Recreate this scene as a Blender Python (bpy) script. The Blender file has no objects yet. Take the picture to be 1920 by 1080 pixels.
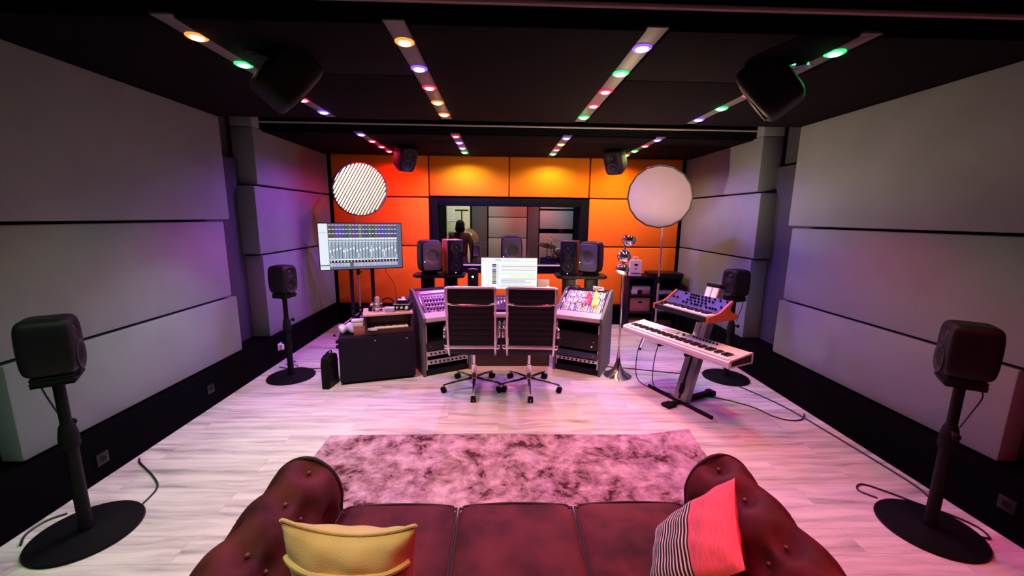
import bpy, bmesh, math, random
from mathutils import Vector, Matrix, Euler
random.seed(7)
S = bpy.context.scene
COL = S.collection
PI = math.pi
R = math.radians

# ------------------------------------------------------------------ camera
cam = bpy.data.objects.new('camera', bpy.data.cameras.new('camera'))
COL.objects.link(cam)
cam.data.sensor_width = 36
cam.data.lens = 750 / 1920 * 36
cam.data.clip_start = 0.02
CR = ((0.99948611, -0.02977431, 0.01187459), (-0.00648622, 0.17492802, 0.98455986), (0.03139179, 0.98413093, -0.174645))
cam.matrix_world = Matrix(((CR[0][0], CR[1][0], -CR[2][0], 0), (CR[0][1], CR[1][1], -CR[2][1], 0), (CR[0][2], CR[1][2], -CR[2][2], 1.8), (0, 0, 0, 1)))
S.camera = cam
S.view_settings.view_transform = 'Standard'
S.view_settings.look = 'None'
S.view_settings.exposure = 0.03
S.view_settings.gamma = 1.0
w = bpy.data.worlds.new('world'); S.world = w; w.use_nodes = True
w.node_tree.nodes['Background'].inputs[0].default_value = (0.02, 0.02, 0.05, 1)
w.node_tree.nodes['Background'].inputs[1].default_value = 0.05

# light levels
SPOT_W = 46.0
LED = dict(orange=(1.0, 0.36, 0.06), violet=(0.30, 0.12, 1.0), red=(1.0, 0.02, 0.085), green=(0.05, 1.0, 0.25), white=(0.62, 1.0, 0.66))
# brightness of each LED colour in the nearer, far and overhead ceiling sections
GAIN = {('orange', 'nearer'): 0.8, ('violet', 'nearer'): 1.4, ('red', 'nearer'): 1.8, ('green', 'nearer'): 0.85, ('white', 'nearer'): 3.5,
        ('orange', 'far'): 0.9, ('violet', 'far'): 3.3, ('red', 'far'): 1.05, ('green', 'far'): 1.1,
        ('orange', 'overhead'): 1.2, ('red', 'overhead'): 1.7, ('green', 'overhead'): 0.8, ('white', 'overhead'): 1.6}
LAMP_W = 80.0
SOFTBOX_E = 15.0

# ------------------------------------------------------------------ materials
MATS = {}
def mat(name, col, rough=0.6, metal=0.0, var=0.0, vscale=8.0, bump=0.0, bscale=60.0, coat=0.0, spec=0.35, stretch=None):
    if name in MATS: return MATS[name]
    m = bpy.data.materials.new(name); MATS[name] = m; m.use_nodes = True
    nt = m.node_tree; b = nt.nodes['Principled BSDF']
    b.inputs['Base Color'].default_value = (*col, 1); b.inputs['Roughness'].default_value = rough
    b.inputs['Metallic'].default_value = metal; b.inputs['Coat Weight'].default_value = coat
    b.inputs['Specular IOR Level'].default_value = spec
    tc = nt.nodes.new('ShaderNodeTexCoord'); src = tc.outputs['Object']
    if stretch:
        mp = nt.nodes.new('ShaderNodeMapping'); mp.inputs['Scale'].default_value = stretch
        nt.links.new(src, mp.inputs[0]); src = mp.outputs[0]
    if var > 0:
        n = nt.nodes.new('ShaderNodeTexNoise'); n.inputs['Scale'].default_value = vscale; n.inputs['Detail'].default_value = 4
        nt.links.new(src, n.inputs['Vector'])
        r = nt.nodes.new('ShaderNodeMapRange'); r.inputs[1].default_value = 0.3; r.inputs[2].default_value = 0.7
        r.inputs[3].default_value = 1 - var; r.inputs[4].default_value = 1 + var
        nt.links.new(n.outputs[0], r.inputs[0])
        mx = nt.nodes.new('ShaderNodeMix'); mx.data_type = 'RGBA'; mx.blend_type = 'MULTIPLY'; mx.inputs[0].default_value = 1
        mx.inputs[6].default_value = (*col, 1); nt.links.new(r.outputs[0], mx.inputs[7])
        nt.links.new(mx.outputs[2], b.inputs['Base Color'])
    if bump > 0:
        n = nt.nodes.new('ShaderNodeTexNoise'); n.inputs['Scale'].default_value = bscale; n.inputs['Detail'].default_value = 3
        nt.links.new(src, n.inputs['Vector'])
        bp = nt.nodes.new('ShaderNodeBump'); bp.inputs['Strength'].default_value = bump; bp.inputs['Distance'].default_value = 0.01
        nt.links.new(n.outputs[0], bp.inputs['Height']); nt.links.new(bp.outputs[0], b.inputs['Normal'])
    return m
def emis(name, col, strength):
    if name in MATS: return MATS[name]
    m = bpy.data.materials.new(name); MATS[name] = m; m.use_nodes = True
    b = m.node_tree.nodes['Principled BSDF']
    b.inputs['Base Color'].default_value = (0.02, 0.02, 0.02, 1); b.inputs['Roughness'].default_value = 0.3
    b.inputs['Emission Color'].default_value = (*col, 1); b.inputs['Emission Strength'].default_value = strength
    return m

M_FABRIC = mat('grey_acoustic_fabric', (0.195, 0.235, 0.245), 0.95, var=0.06, vscale=3, bump=0.25, bscale=350, spec=0.1)
M_FABRIC_D = mat('dark_grey_acoustic_fabric', (0.06, 0.06, 0.075), 0.95, var=0.06, vscale=3, bump=0.2, bscale=350, spec=0.1)
M_ORANGE = mat('orange_acoustic_fabric', (0.95, 0.235, 0.012), 0.9, var=0.04, vscale=3, bump=0.2, bscale=350, spec=0.1)
M_CLOUD = mat('black_ceiling_fabric', (0.005, 0.004, 0.006), 0.95, var=0.08, vscale=4, bump=0.2, bscale=250, spec=0.05)
M_VOID = mat('matt_black_paint', (0.004, 0.004, 0.006), 0.85, var=0.1, bump=0.05, bscale=120, spec=0.1)
M_BASE = mat('black_skirting', (0.0015, 0.0015, 0.0025), 0.8, var=0.1, bump=0.05, bscale=90, spec=0.03)
M_STRIP = mat('white_light_board', (0.13, 0.122, 0.122), 0.5, var=0.03, bump=0.02)
M_ALU = mat('satin_rail', (0.6, 0.55, 0.52), 0.4, 0.2, var=0.05, bump=0.02, stretch=(1, 20, 20))
M_BLACK = mat('black_plastic', (0.006, 0.006, 0.008), 0.45, var=0.1, bump=0.06, bscale=300)
M_SATIN = mat('black_satin_metal', (0.004, 0.004, 0.006), 0.5, 0.0, var=0.08, bump=0.03, bscale=200, spec=0.15)
M_RUBBER = mat('black_rubber', (0.006, 0.006, 0.007), 0.7, var=0.1, bump=0.05, spec=0.12)
M_CABLE = mat('black_cable_sheath', (0.02, 0.02, 0.026), 0.5, var=0.1, bump=0.03)
M_SPK = mat('dark_speaker_enclosure', (0.007, 0.007, 0.010), 0.5, var=0.08, bump=0.12, bscale=500, spec=0.2)
M_SPKG = mat('grey_speaker_front', (0.15, 0.14, 0.13), 0.38, var=0.06, bump=0.1, bscale=500)
M_CONE = mat('dark_speaker_cone', (0.02, 0.02, 0.022), 0.4, var=0.08, bump=0.05)
M_CHROME = mat('chrome', (0.85, 0.83, 0.82), 0.12, 1.0, var=0.03, bump=0.01)
M_BRUSH = mat('brushed_aluminium', (0.72, 0.69, 0.70), 0.32, 1.0, var=0.05, bump=0.03, stretch=(2, 2, 40))
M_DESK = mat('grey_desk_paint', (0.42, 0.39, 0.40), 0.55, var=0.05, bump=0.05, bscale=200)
M_DESK_SHADE = mat('grey_desk_side_shade', (0.10, 0.095, 0.105), 0.55, var=0.05, bump=0.05, bscale=200)  # desk grey darkened for the wing sides, their shade put into the colour
M_PURP = mat('dark_purple_black_laminate', (0.006, 0.004, 0.013), 0.55, var=0.08, bump=0.04, bscale=150, spec=0.2)
M_LEATHER = mat('black_leather', (0.008, 0.006, 0.009), 0.5, var=0.15, bump=0.12, bscale=180, spec=0.2)
M_SUEDE = mat('brown_suede_leather', (0.085, 0.014, 0.017), 0.6, var=0.6, vscale=5.5, bump=0.2, bscale=22, spec=0.12)
M_PIPING = mat('dark_piping', (0.03, 0.012, 0.012), 0.6, var=0.1, bump=0.05)
M_WHITEP = mat('white_plastic', (0.78, 0.74, 0.74), 0.4, var=0.03, bump=0.02)
M_KEYW = mat('ivory_key', (0.85, 0.82, 0.8), 0.25, var=0.02, bump=0.01)
M_KEYB = mat('black_key', (0.015, 0.013, 0.014), 0.3, var=0.05, bump=0.01)
M_BLUEP = mat('blue_grey_panel', (0.035, 0.03, 0.13), 0.45, var=0.12, vscale=20, bump=0.03)
M_REDWOOD = mat('red_orange_wood', (0.62, 0.10, 0.03), 0.4, var=0.2, vscale=6, bump=0.05, stretch=(1, 12, 12))
M_SILVER = mat('silver_faceplate', (0.6, 0.58, 0.6), 0.35, 0.7, var=0.05, bump=0.02)
M_TOPWOOD = mat('pale_wood_board', (0.55, 0.34, 0.28), 0.45, var=0.2, vscale=5, bump=0.04, stretch=(2, 14, 14))
M_DWOOD = mat('dark_varnished_wood', (0.05, 0.018, 0.015), 0.4, var=0.25, vscale=6, bump=0.05, stretch=(2, 14, 14))
M_SPKWOOD = mat('brown_veneer', (0.42, 0.22, 0.12), 0.4, var=0.2, vscale=6, bump=0.03, stretch=(14, 14, 2))
M_PAPER = mat('cream_paper', (0.78, 0.70, 0.58), 0.8, var=0.05, bump=0.05)
M_PINKB = mat('dusty_pink_card', (0.35, 0.12, 0.11), 0.7, var=0.1, bump=0.05)
M_CARDW = mat('off_white_card', (0.7, 0.66, 0.62), 0.7, var=0.05, bump=0.05)
M_LILAC = mat('clear_lilac_plastic', (0.62, 0.56, 0.75), 0.15, var=0.15, vscale=25, bump=0.4, bscale=30)
M_CREAM = mat('cream_cushion_cloth', (0.72, 0.52, 0.30), 0.9, var=0.06, bump=0.2, bscale=250, spec=0.15)
M_CREAMD = mat('cream_cushion_lower_cloth', (0.62, 0.50, 0.33), 0.9, var=0.06, bump=0.2, bscale=250, spec=0.15)
M_RED = mat('red_cable', (0.8, 0.03, 0.01), 0.4, var=0.05, bump=0.02)
M_YEL = mat('yellow_cable', (0.9, 0.72, 0.10), 0.4, var=0.05, bump=0.02)
M_WCAB = mat('white_cable', (0.8, 0.78, 0.8), 0.4, var=0.05, bump=0.02)
M_SKIN = mat('skin', (0.62, 0.38, 0.29), 0.55, var=0.06, bump=0.04)
M_HAIR = mat('dark_hair', (0.012, 0.016, 0.014), 0.6, var=0.2, bump=0.4, bscale=80, stretch=(8, 8, 1))
M_TROUS = mat('dark_trousers', (0.03, 0.03, 0.045), 0.85, var=0.1, bump=0.1)
M_BRASS = mat('brass_cymbal', (0.6, 0.45, 0.25), 0.45, 1.0, var=0.1, vscale=4, bump=0.02)
M_SHELL = mat('wine_red_drum_shell', (0.25, 0.05, 0.06), 0.3, var=0.1, bump=0.02, coat=0.5)
M_HEAD = mat('white_drum_head', (0.8, 0.77, 0.75), 0.5, var=0.04, bump=0.03)
M_BLUEC = mat('navy_case_cloth', (0.03, 0.06, 0.14), 0.7, var=0.1, bump=0.1)
M_LIVEW = mat('cream_live_room_wall', (0.55, 0.55, 0.40), 0.8, var=0.08, bump=0.05)
M_SOFTD = mat('softbox_cloth', (0.35, 0.27, 0.30), 0.85, var=0.03, bump=0.05, bscale=10, spec=0.2)
M_BLUEGREY = mat('blue_grey_metal_box', (0.35, 0.38, 0.5), 0.4, 0.3, var=0.05, bump=0.02)

def floor_material():
    m = bpy.data.materials.new('pale_grey_wood_planks'); m.use_nodes = True; nt = m.node_tree; N = nt.nodes; L = nt.links
    b = N['Principled BSDF']; b.inputs['Roughness'].default_value = 0.38; b.inputs['Specular IOR Level'].default_value = 0.4
    tc = N.new('ShaderNodeTexCoord')
    br = N.new('ShaderNodeTexBrick'); br.inputs['Scale'].default_value = 1; br.inputs['Brick Width'].default_value = 1.25
    br.inputs['Row Height'].default_value = 0.185; br.inputs['Mortar Size'].default_value = 0.0015; br.offset = 0.37
    br.inputs['Color1'].default_value = (0, 0, 0, 1); br.inputs['Color2'].default_value = (1, 1, 1, 1); br.inputs['Mortar'].default_value = (0.5, 0.5, 0.5, 1)
    L.new(tc.outputs['Object'], br.inputs['Vector'])
    # grain: stretched noise, shifted per plank, warped
    cmb = N.new('ShaderNodeVectorMath'); cmb.operation = 'ADD'
    sc = N.new('ShaderNodeVectorMath'); sc.operation = 'SCALE'; sc.inputs[3].default_value = 9.0
    L.new(br.outputs['Color'], sc.inputs[0]); L.new(tc.outputs['Object'], cmb.inputs[0]); L.new(sc.outputs[0], cmb.inputs[1])
    wn = N.new('ShaderNodeTexNoise'); wn.inputs['Scale'].default_value = 2.2; L.new(cmb.outputs[0], wn.inputs['Vector'])
    wsc = N.new('ShaderNodeVectorMath'); wsc.operation = 'SCALE'; wsc.inputs[3].default_value = 0.09; L.new(wn.outputs['Color'], wsc.inputs[0])
    ad = N.new('ShaderNodeVectorMath'); ad.operation = 'ADD'; L.new(cmb.outputs[0], ad.inputs[0]); L.new(wsc.outputs[0], ad.inputs[1])
    mp = N.new('ShaderNodeMapping'); mp.inputs['Scale'].default_value = (0.9, 10, 1); L.new(ad.outputs[0], mp.inputs[0])
    n1 = N.new('ShaderNodeTexNoise'); n1.inputs['Scale'].default_value = 1.6; n1.inputs['Detail'].default_value = 5; n1.inputs['Roughness'].default_value = 0.6
    L.new(mp.outputs[0], n1.inputs['Vector'])
    cr = N.new('ShaderNodeValToRGB'); e = cr.color_ramp.elements
    e[0].position = 0.30; e[0].color = (0.27, 0.26, 0.25, 1); e[1].position = 0.60; e[1].color = (0.67, 0.665, 0.63, 1)
    x = cr.color_ramp.elements.new(0.42); x.color = (0.48, 0.475, 0.455, 1)
    L.new(n1.outputs[0], cr.inputs[0])
    mx = N.new('ShaderNodeMix'); mx.data_type = 'RGBA'; mx.blend_type = 'MULTIPLY'; mx.inputs[0].default_value = 1
    r = N.new('ShaderNodeMapRange'); r.inputs[3].default_value = 0.90; r.inputs[4].default_value = 1.03; L.new(br.outputs['Color'], r.inputs[0])
    L.new(cr.outputs[0], mx.inputs[6]); L.new(r.outputs[0], mx.inputs[7])
    mx2 = N.new('ShaderNodeMix'); mx2.data_type = 'RGBA'; L.new(br.outputs['Fac'], mx2.inputs[0]); L.new(mx.outputs[2], mx2.inputs[6])
    mx2.inputs[7].default_value = (0.38, 0.37, 0.36, 1); L.new(mx2.outputs[2], b.inputs['Base Color'])
    bp = N.new('ShaderNodeBump'); bp.inputs['Strength'].default_value = 0.12; bp.inputs['Distance'].default_value = 0.004
    L.new(n1.outputs[0], bp.inputs['Height']); L.new(bp.outputs[0], b.inputs['Normal'])
    return m
def rug_material():
    m = bpy.data.materials.new('distressed_rug_pile'); m.use_nodes = True; nt = m.node_tree; N = nt.nodes; L = nt.links
    b = N['Principled BSDF']; b.inputs['Roughness'].default_value = 0.95; b.inputs['Specular IOR Level'].default_value = 0.1
    tc = N.new('ShaderNodeTexCoord')
    n1 = N.new('ShaderNodeTexNoise'); n1.inputs['Scale'].default_value = 4.2; n1.inputs['Detail'].default_value = 10; n1.inputs['Roughness'].default_value = 0.76; n1.inputs['Distortion'].default_value = 0.35
    L.new(tc.outputs['Object'], n1.inputs['Vector'])
    cr = N.new('ShaderNodeValToRGB'); e = cr.color_ramp.elements
    e[0].position = 0.41; e[0].color = (0.07, 0.022, 0.03, 1); e[1].position = 0.575; e[1].color = (0.50, 0.34, 0.42, 1)
    a = cr.color_ramp.elements.new(0.43); a.color = (0.19, 0.10, 0.115, 1)
    a = cr.color_ramp.elements.new(0.445); a.color = (0.25, 0.135, 0.17, 1)
    a = cr.color_ramp.elements.new(0.49); a.color = (0.33, 0.19, 0.24, 1)
    L.new(n1.outputs[0], cr.inputs[0])
    n2 = N.new('ShaderNodeTexNoise'); n2.inputs['Scale'].default_value = 14; n2.inputs['Detail'].default_value = 6; L.new(tc.outputs['Object'], n2.inputs['Vector'])
    r = N.new('ShaderNodeMapRange'); r.inputs[1].default_value = 0.35; r.inputs[2].default_value = 0.6; r.inputs[3].default_value = 0.7; r.inputs[4].default_value = 1.08
    L.new(n2.outputs[0], r.inputs[0])
    mx = N.new('ShaderNodeMix'); mx.data_type = 'RGBA'; mx.blend_type = 'MULTIPLY'; mx.inputs[0].default_value = 1
    L.new(cr.outputs[0], mx.inputs[6]); L.new(r.outputs[0], mx.inputs[7]); L.new(mx.outputs[2], b.inputs['Base Color'])
    n3 = N.new('ShaderNodeTexNoise'); n3.inputs['Scale'].default_value = 300; L.new(tc.outputs['Object'], n3.inputs['Vector'])
    bp = N.new('ShaderNodeBump'); bp.inputs['Strength'].default_value = 0.3; bp.inputs['Distance'].default_value = 0.004
    L.new(n3.outputs[0], bp.inputs['Height']); L.new(bp.outputs[0], b.inputs['Normal'])
    return m
def plaid_material():
    m = bpy.data.materials.new('dark_red_plaid_cloth'); m.use_nodes = True; nt = m.node_tree; N = nt.nodes; L = nt.links
    b = N['Principled BSDF']; b.inputs['Roughness'].default_value = 0.9
    tc = N.new('ShaderNodeTexCoord')
    wv = N.new('ShaderNodeTexWave'); wv.bands_direction = 'Z'; wv.inputs['Scale'].default_value = 7; L.new(tc.outputs['Object'], wv.inputs['Vector'])
    wx = N.new('ShaderNodeTexWave'); wx.bands_direction = 'X'; wx.inputs['Scale'].default_value = 7; L.new(tc.outputs['Object'], wx.inputs['Vector'])
    ma = N.new('ShaderNodeMath'); ma.operation = 'MULTIPLY'; L.new(wv.outputs[1], ma.inputs[0]); L.new(wx.outputs[1], ma.inputs[1])
    cr = N.new('ShaderNodeValToRGB'); cr.color_ramp.elements[0].color = (0.16, 0.025, 0.03, 1); cr.color_ramp.elements[1].color = (0.40, 0.20, 0.19, 1)
    L.new(ma.outputs[0], cr.inputs[0]); L.new(cr.outputs[0], b.inputs['Base Color'])
    return m
def glass_material():
    m = bpy.data.materials.new('window_glass'); m.use_nodes = True; nt = m.node_tree; N = nt.nodes; L = nt.links
    N.remove(N['Principled BSDF'])
    t = N.new('ShaderNodeBsdfTransparent'); t.inputs[0].default_value = (0.90, 0.93, 0.92, 1)
    g = N.new('ShaderNodeBsdfGlossy'); g.inputs['Roughness'].default_value = 0.03
    f = N.new('ShaderNodeFresnel'); f.inputs[0].default_value = 1.5
    mx = N.new('ShaderNodeMixShader'); L.new(f.outputs[0], mx.inputs[0]); L.new(t.outputs[0], mx.inputs[1]); L.new(g.outputs[0], mx.inputs[2])
    L.new(mx.outputs[0], N['Material Output'].inputs[0])
    return m
M_FLOOR, M_RUG, M_PLAID, M_GLASS = floor_material(), rug_material(), plaid_material(), glass_material()

# ------------------------------------------------------------------ mesh builder
def T(x=0, y=0, z=0): return Matrix.Translation((x, y, z))
def RX(a): return Matrix.Rotation(R(a), 4, 'X')
def RY(a): return Matrix.Rotation(R(a), 4, 'Y')
def RZ(a): return Matrix.Rotation(R(a), 4, 'Z')
def aim(p, d, roll=0):
    """matrix at p whose local +z points along d"""
    return T(*p) @ Vector(d).to_track_quat('Z', 'Y').to_matrix().to_4x4() @ RZ(roll)
def smooth_path(pts, n=6):
    P = [Vector(p) for p in pts]; out = []
    for i in range(len(P) - 1):
        p0, p1, p2, p3 = P[max(i - 1, 0)], P[i], P[i + 1], P[min(i + 2, len(P) - 1)]
        for k in range(n):
            t = k / n
            out.append(0.5 * ((2 * p1) + (p2 - p0) * t + (2 * p0 - 5 * p1 + 4 * p2 - p3) * t * t + (3 * p1 - p0 - 3 * p2 + p3) * t ** 3))
    out.append(P[-1]); return out
class MB:
    def __init__(s, M=None): s.v, s.f, s.m = [], [], []; s.M = M or Matrix.Identity(4)
    def add(s, verts, faces, M=None, mi=0):
        o = len(s.v); X = s.M @ M if M is not None else s.M
        s.v += [X @ Vector(v) for v in verts]; s.f += [[i + o for i in f] for f in faces]; s.m += [mi] * len(faces); return s
    def bm(s, bm, M=None, mi=0):
        bm.verts.index_update()
        s.add([v.co.copy() for v in bm.verts], [[v.index for v in f.verts] for f in bm.faces], M, mi); bm.free(); return s
    def box(s, c, size, M=None, bev=0.0, seg=2, mi=0):
        bm = bmesh.new(); bmesh.ops.create_cube(bm, size=1)
        bmesh.ops.transform(bm, matrix=Matrix.Diagonal((*size, 1)), verts=bm.verts)
        if bev > 0: bmesh.ops.bevel(bm, geom=bm.edges[:], offset=min(bev, min(size) * 0.49), segments=seg, profile=0.5, affect='EDGES')
        return s.bm(bm, (M or Matrix.Identity(4)) @ T(*c), mi)
    def span(s, a, b, M=None, bev=0.0, mi=0):
        return s.box([(a[i] + b[i]) / 2 for i in range(3)], [abs(b[i] - a[i]) for i in range(3)], M, bev, 2, mi)
    def cyl(s, p0, p1, r0, r1=None, seg=16, M=None, mi=0):
        p0, p1 = Vector(p0), Vector(p1); r1 = r0 if r1 is None else r1
        q = (p1 - p0).to_track_quat('Z', 'Y'); vs = []
        for p, r in ((p0, r0), (p1, r1)):
            vs += [p + q @ Vector((r * math.cos(2 * PI * k / seg), r * math.sin(2 * PI * k / seg), 0)) for k in range(seg)]
        fs = [[k, (k + 1) % seg, seg + (k + 1) % seg, seg + k] for k in range(seg)] + [list(range(seg))[::-1], list(range(seg, 2 * seg))]
        return s.add(vs, fs, M, mi)
    def tube(s, pts, r, seg=8, M=None, mi=0):
        P = [Vector(p) for p in pts]; n = len(P); rs = r if isinstance(r, (list, tuple)) else [r] * n
        vs, fs = [], []; d0 = (P[1] - P[0]).normalized(); up = d0.orthogonal().normalized()
        for i in range(n):
            d = (P[min(i + 1, n - 1)] - P[max(i - 1, 0)]).normalized()
            up = (up - d * up.dot(d)); up = up.normalized() if up.length > 1e-6 else d.orthogonal().normalized()
            sd = d.cross(up)
            vs += [P[i] + (up * math.cos(2 * PI * k / seg) + sd * math.sin(2 * PI * k / seg)) * rs[i] for k in range(seg)]
        for i in range(n - 1):
            fs += [[i * seg + k, i * seg + (k + 1) % seg, (i + 1) * seg + (k + 1) % seg, (i + 1) * seg + k] for k in range(seg)]
        fs += [list(range(seg))[::-1], list(range((n - 1) * seg, n * seg))]
        return s.add(vs, fs, M, mi)
    def lathe(s, prof, seg=28, M=None, mi=0):
        vs, fs = [], []; n = len(prof)
        for r, z in prof: vs += [(max(r, 1e-5) * math.cos(2 * PI * k / seg), max(r, 1e-5) * math.sin(2 * PI * k / seg), z) for k in range(seg)]
        for i in range(n - 1):
            fs += [[i * seg + k, i * seg + (k + 1) % seg, (i + 1) * seg + (k + 1) % seg, (i + 1) * seg + k] for k in range(seg)]
        return s.add(vs, fs, M, mi)
    def prism(s, poly, h0, h1, M=None, mi=0):
        n = len(poly); vs = [(x, y, h0) for x, y in poly] + [(x, y, h1) for x, y in poly]
        return s.add(vs, [list(range(n))[::-1], list(range(n, 2 * n))] + [[k, (k + 1) % n, n + (k + 1) % n, n + k] for k in range(n)], M, mi)
    def ball(s, c, r, M=None, seg=16, mi=0):
        r = r if isinstance(r, (list, tuple)) else (r, r, r)
        bm = bmesh.new(); bmesh.ops.create_uvsphere(bm, u_segments=seg, v_segments=max(8, seg // 2), radius=1)
        return s.bm(bm, (M or Matrix.Identity(4)) @ T(*c) @ Matrix.Diagonal((*r, 1)), mi)
    def grid(s, fn, nu, nv, M=None, mi=0, mfn=None):
        vs = [fn(i / nu, j / nv) for j in range(nv + 1) for i in range(nu + 1)]
        o = len(s.m)
        fs = [[j * (nu + 1) + i, j * (nu + 1) + i + 1, (j + 1) * (nu + 1) + i + 1, (j + 1) * (nu + 1) + i] for j in range(nv) for i in range(nu)]
        s.add(vs, fs, M, mi)
        if mfn:
            for j in range(nv):
                for i in range(nu): s.m[o + j * nu + i] = mfn((i + 0.5) / nu, (j + 0.5) / nv)
        return s
    def rbox(s, size, n=7.0, cuts=12, M=None, mi=0, fn=None):
        """rounded (superellipsoid) box, optional displacement fn(vec)->vec"""
        bm = bmesh.new(); bmesh.ops.create_cube(bm, size=2)
        bmesh.ops.subdivide_edges(bm, edges=bm.edges[:], cuts=cuts, use_grid_fill=True)
        for v in bm.verts:
            p = v.co; k = (abs(p.x) ** n + abs(p.y) ** n + abs(p.z) ** n) ** (1 / n)
            p = Vector((p.x / k * size[0] / 2, p.y / k * size[1] / 2, p.z / k * size[2] / 2))
            v.co = fn(p) if fn else p
        return s.bm(bm, M, mi)
    def build(s, name, mats, parent=None, sharp=32):
        me = bpy.data.meshes.new(name); me.from_pydata([v[:] for v in s.v], [], s.f); me.validate()
        for m in (mats if isinstance(mats, (list, tuple)) else [mats]): me.materials.append(m)
        if isinstance(mats, (list, tuple)) and len(me.polygons) == len(s.m): me.polygons.foreach_set('material_index', s.m)
        b = bmesh.new(); b.from_mesh(me); bmesh.ops.recalc_face_normals(b, faces=b.faces); b.to_mesh(me); b.free()
        me.polygons.foreach_set('use_smooth', [True] * len(me.polygons)); me.set_sharp_from_angle(angle=R(sharp))
        o = bpy.data.objects.new(name, me); COL.objects.link(o)
        if parent: o.parent = parent
        return o
def tag(o, label, cat, group=None):
    o['label'] = label; o['category'] = cat
    if group: o['group'] = group
    return o
def thing(name, label, cat, loc=(0, 0, 0), rz=0.0, group=None):
    o = bpy.data.objects.new(name, None); COL.objects.link(o); o.location = loc; o.rotation_euler = (0, 0, R(rz)); o.empty_display_size = 0.1
    return tag(o, label, cat, group)
def struct(o): o['kind'] = 'structure'; return o
def copy_thing(root, loc, rz, label, group=None):
    r = root.copy(); COL.objects.link(r); r.location = loc; r.rotation_euler = (0, 0, R(rz)); r['label'] = label
    if group: r['group'] = group
    for ch in list(root.children):
        c = ch.copy(); COL.objects.link(c); c.parent = r
        for g in list(ch.children):
            d = g.copy(); COL.objects.link(d); d.parent = c
    return r

# ------------------------------------------------------------------ room shell
XL, XR, YB, ZC = -2.75, 3.035, 6.75, 2.75
WL, WR = -3.05, 3.335
struct(MB().span((WL, -1.6, -0.1), (WR, 9.9, 0)).build('floor', M_FLOOR))
struct(MB().span((WL - 0.1, -1.6, 0), (WL, 6.85, 3.2)).build('wall_left', M_FABRIC_D))
struct(MB().span((WR, -1.6, 0), (WR + 0.1, 6.85, 3.2)).build('wall_right', M_FABRIC_D))
struct(MB().span((WL - 0.1, -1.7, 0), (WR + 0.1, -1.6, 3.2)).build('wall_rear', M_FABRIC_D))
struct(MB().span((WL - 0.1, -1.7, 3.2), (WR + 0.1, 9.9, 3.3)).build('ceiling', M_VOID))
wb = MB()
wb.span((WL, YB + 0.02, 0), (-1.15, YB + 0.22, 3.2)); wb.span((1.46, YB + 0.02, 0), (WR, YB + 0.22, 3.2))
wb.span((-1.15, YB + 0.02, 0), (1.46, YB + 0.22, 0.90)); wb.span((-1.15, YB + 0.02, 2.10), (1.46, YB + 0.22, 3.2))
struct(wb.build('wall_back', M_VOID))
struct(MB().span((WL, -1.6, 0), (-2.70, 6.75, 0.345), bev=0.006).build('baseboard_left', M_BASE))
struct(MB().span((2.945, -1.6, 0), (WR, 6.75, 0.345), bev=0.006).build('baseboard_right', M_BASE))
struct(MB().span((-2.70, 6.62, 0), (2.945, 6.77, 0.325), bev=0.006).build('baseboard_back', M_BASE))
# dropped ceiling sections with front rails; black open gaps between them
struct(MB().span((WL, 2.2, 2.762), (WR, 4.25, 2.86)).build('trim_1', M_VOID))
struct(MB().span((WL, 4.93, 2.762), (WR, 6.77, 2.86)).build('trim_2', M_VOID))
struct(MB().span((WL, -1.0, 2.762), (WR, 1.45, 2.86)).build('trim_3', M_VOID))
struct(MB().span((WL, 4.905, 2.832), (WR, 4.93, 2.848), bev=0.004).build('trim_4', M_ALU))
struct(MB().span((WL, 2.175, 2.832), (WR, 2.2, 2.852), bev=0.004).build('trim_5', M_ALU))

def panel(name, label, a, b, m, cat='acoustic panel', bev=0.014, group=None):
    return tag(MB().span(a, b, bev=bev).build(name, m), label, cat, group)
sides = []
for sg, side, xf in ((-1, 'left', XL), (1, 'right', XR)):
    d = 0.13 * sg
    G = 'grey acoustic panels on the side walls'
    e = dict(left=(2.19, 4.2, 4.125, 4.22), right=(2.125, 4.17, 4.115, 4.18))[side]
    panel('acoustic_panel', 'bottom grey fabric panel nearest the camera on the %s wall' % side, (xf, e[0], 0.365), (xf + d, e[1], 0.952), M_FABRIC, group=G)
    panel('acoustic_panel', 'middle grey fabric panel nearest the camera on the %s wall' % side, (xf, 1.7, 0.972), (xf + d, e[2], 1.722), M_FABRIC, group=G)
    panel('acoustic_panel', 'large upper grey fabric panel nearest the camera on the %s wall' % side, (xf, 1.7, 1.742), (xf + d, e[3], 2.735), M_FABRIC, group=G)
    d = 0.25 * sg
    panel('acoustic_panel', 'bottom grey fabric panel on the far stretch of the %s wall, behind the stand speaker' % side, (xf, 4.725, 0.345), (xf + d, 6.70, 1.322), M_FABRIC, group=G)
    panel('acoustic_panel', 'middle grey fabric panel on the far stretch of the %s wall' % side, (xf, 4.69, 1.342), (xf + d, 6.70, 2.112), M_FABRIC, group=G)
    panel('acoustic_panel', 'top grey fabric panel on the far stretch of the %s wall, notched round the ceiling' % side, (xf, 4.76, 2.132), (xf + d, 6.70, 2.755), M_FABRIC, group=G)
    tag(MB().span((xf, 4.76, 2.757), (xf + d, 4.90, 3.1), bev=0.01).build('acoustic_panel', M_FABRIC), 'narrow grey panel piece rising into the black ceiling gap on the %s wall' % side, 'acoustic panel', G)
    panel('acoustic_panel', 'recessed dark grey panel in the slot between near and far panels of the %s wall' % side, (xf + 0.2 * sg, 3.9, 0.345), (xf + 0.295 * sg, 4.95, 2.41), M_FABRIC_D, group=G)
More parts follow.
